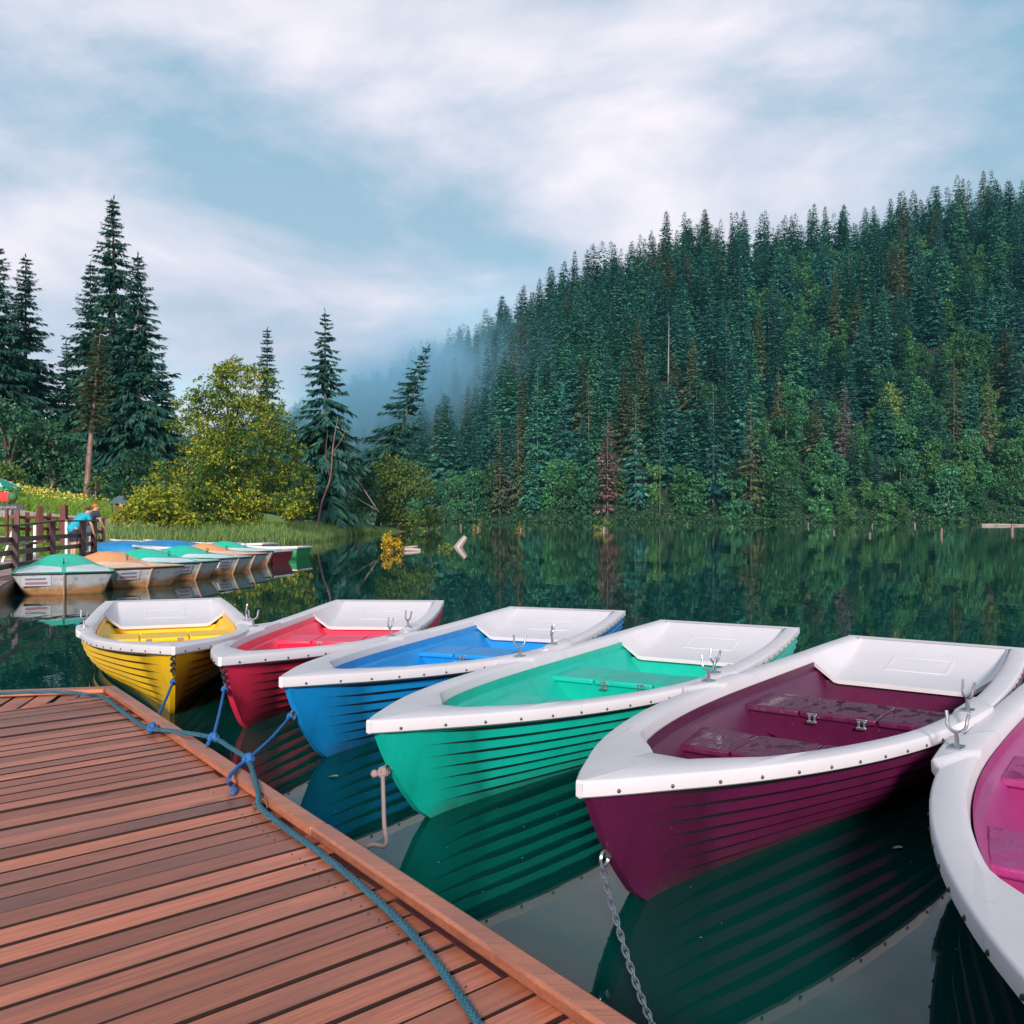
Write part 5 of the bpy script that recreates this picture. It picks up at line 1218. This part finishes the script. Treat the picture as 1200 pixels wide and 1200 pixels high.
def log(label, pts, rad, m=BARKPALE):
    """pts: (px, py of the foot on the water, height above it in px)"""
    P_ = []; Y0 = dist_at(pts[0][1])
    for px, py, hh in pts: P_.append(Vector((at(px, Y0), Y0, hh*Y0/F)))
    tag(MB().tube(smooth_path(P_, 4), [rad*(1-.5*i/(4*(len(P_)-1))) for i in range(4*(len(P_)-1)+1)], 8).build('drift_log', m, smooth=50), label, 'log', 'drift wood in the lake')
log('grey drift wood stump leaning up out of the lake', [(535, 641, -4), (540, 641, 4), (546, 641, 12)], .22)
log('pinkish log lying in the water beside the golden orange clump', [(468, 645.5, 0), (478, 645.5, 1.5), (493, 645.5, .5)], .13)
log('thin grey branch lying between the golden orange clump and the stump', [(472, 644, 2), (480, 644, 3), (489, 644, 4)], .05)
log('pale fallen trunk lying along the far shore at the right', [(1150, 616.2, .5), (1175, 616.2, 1), (1204, 616.2, .5)], .28)
for px, py, h, w, lab in ((540, 619.5, 5, .3, 'small brown stump close to the round olive bush'), (947, 617, 5, .3, 'short stump far out in front of the olive brown spruce'), (977, 625, 3.5, .2, 'low brown stump in the lake below the grey dead spruce'), (1019, 628, 4, .2, 'low reddish stump in the lake below the yellow topped tree'),
                          (1022, 617, 4, .25, 'tiny brown stump by the far shore below the yellow topped tree'), (1103, 627, 8, .16, 'thin pale stake standing in the lake'), (1072, 617, 4, .25, 'tiny pale stump close to the far shore left of the fallen trunk'), (1186, 622, 8, .28, 'brown stump in front of the pale fallen trunk'),
                          (805, 616, 3, .25, 'tiny dark stump by the far shore right of the rust red spruce'), (858, 618.5, 2.5, .25, 'tiny dark stump by the far shore below the olive brown spruce')):
    X, Y = water_xy(px, py); k = Y/F; tag(MB().tube([(X, Y, -.3), (X+.02, Y, h*k*.6), (X+.05, Y, h*k)], [w*.6, w*.5, w*.4], 9).build('lake_stump', BARKRED if 'pale' in lab else BARK, smooth=50), lab, 'stump', 'stumps standing in the lake')
# floating specks and a few leaves near the dock
rg = np.random.default_rng(19); n = 260; y = rg.uniform(2.3, 12, n); x = rg.uniform(-.62, .55, n)*y
V = kites(np.stack([x, y, np.full(n, .004)], 1), unit(np.stack([rg.normal(0, 1, n), rg.normal(0, 1, n), np.zeros(n)], 1)), np.tile([0, 0, 1.], (n, 1)), rg.uniform(.004, .012, n), rg.uniform(.003, .008, n))
tag(link_mesh('floating_specks', np_mesh('floating_specks', V, quads(V)), mat('pale_specks', (.3, .3, .27), .7)), 'pale specks of pollen and leaf litter on the water', 'specks', kind='stuff')
def leaf(label, px, py, s, c):
    X, Y = water_xy(px, py); mb = MB(); n = 10
    pt_ = [(s*math.cos(2*math.pi*k/n)*(1 if k != 5 else 1.2), s*.6*math.sin(2*math.pi*k/n), .006+.003*math.sin(k)) for k in range(n)]
    tag(MB().add([(X+a, Y+b, c_) for a, b, c_ in pt_] + [(X, Y, .004)], [(k, (k+1) % n, n) for k in range(n)]).build('floating_leaf', mat('leaf_'+c, {'green': (.16, .22, .04), 'pale': (.5, .44, .30)}[c], .5)), label, 'leaf')
leaf('yellow green leaf floating between the blue boat and the dock', 391, 911, .022, 'green'); leaf('pale leaf floating below the dark purple boat', 1052, 995, .018, 'pale')

# ------------------------------------------------------------------ air: thin haze over everything, a bank of mist on the hill's left shoulder
HAZE = 0.00010
m = bpy.data.materials.new('haze'); m.use_nodes = True; nt = m.node_tree; nt.nodes.clear(); o_ = nt.nodes.new('ShaderNodeOutputMaterial'); v = nt.nodes.new('ShaderNodeVolumePrincipled')
v.inputs['Color'].default_value = (0.18, 0.70, 0.92, 1); v.inputs['Density'].default_value = HAZE; nt.links.new(v.outputs[0], o_.inputs['Volume'])
tag(link_mesh('haze', (lambda mb: (lambda me: (me.from_pydata(mb.v, [], mb.f), me)[1])(bpy.data.meshes.new('haze')))(MB().box((0, 560, 118), (1400, 1240, 245))), m), kind='stuff')
def mist(name, c, r, dens, seed, rot=0.0):
    m = bpy.data.materials.new(name); m.use_nodes = True; nt = m.node_tree; nt.nodes.clear(); N = nt.nodes.new; L = nt.links.new
    o_ = N('ShaderNodeOutputMaterial'); v = N('ShaderNodeVolumePrincipled'); tc = N('ShaderNodeTexCoord'); ln = N('ShaderNodeVectorMath'); ln.operation = 'LENGTH'
    nz = N('ShaderNodeTexNoise'); nz.inputs['Scale'].default_value = 1.6; nz.inputs['Detail'].default_value = 4; mp = N('ShaderNodeMapping'); mp.inputs['Location'].default_value = (seed, seed*2, 0)
    L(tc.outputs['Object'], ln.inputs[0]); L(tc.outputs['Object'], mp.inputs[0]); L(mp.outputs[0], nz.inputs['Vector'])
    mr = N('ShaderNodeMapRange'); mr.inputs[1].default_value = 1.0; mr.inputs[2].default_value = 0.15; mr.inputs[3].default_value = 0; mr.inputs[4].default_value = 1; mr.interpolation_type = 'SMOOTHSTEP'; L(ln.outputs['Value'], mr.inputs[0])
    m2 = N('ShaderNodeMapRange'); m2.inputs[1].default_value = 0.36; m2.inputs[2].default_value = 0.64; L(nz.outputs['Fac'], m2.inputs[0])
    a = N('ShaderNodeMath'); a.operation = 'MULTIPLY'; L(mr.outputs[0], a.inputs[0]); L(m2.outputs[0], a.inputs[1]); b = N('ShaderNodeMath'); b.operation = 'MULTIPLY'; b.inputs[1].default_value = dens; L(a.outputs[0], b.inputs[0])
    v.inputs['Color'].default_value = (0.36, 0.70, 0.92, 1); L(b.outputs[0], v.inputs['Density']); L(v.outputs[0], o_.inputs['Volume'])
    me = bpy.data.meshes.new(name); mb = MB().ball((0, 0, 0), 1.0, 20, 12); me.from_pydata(mb.v, [], mb.f); o = link_mesh(name, me, m); o.location = c; o.scale = r; o.rotation_euler = (0, rot, 0)
    return tag(o, kind='stuff')
tag(mist('mist', (-26, 380, 46), (88, 80, 48), 0.050, 4.2, 0.0), 'bank of pale blue mist drifting on the left shoulder of the hill', 'mist')
tag(mist('mist', (-100, 520, 50), (85, 65, 46), 0.009, 1.7, 0.0), 'thin far veil of mist below the lowest end of the ridge', 'mist')
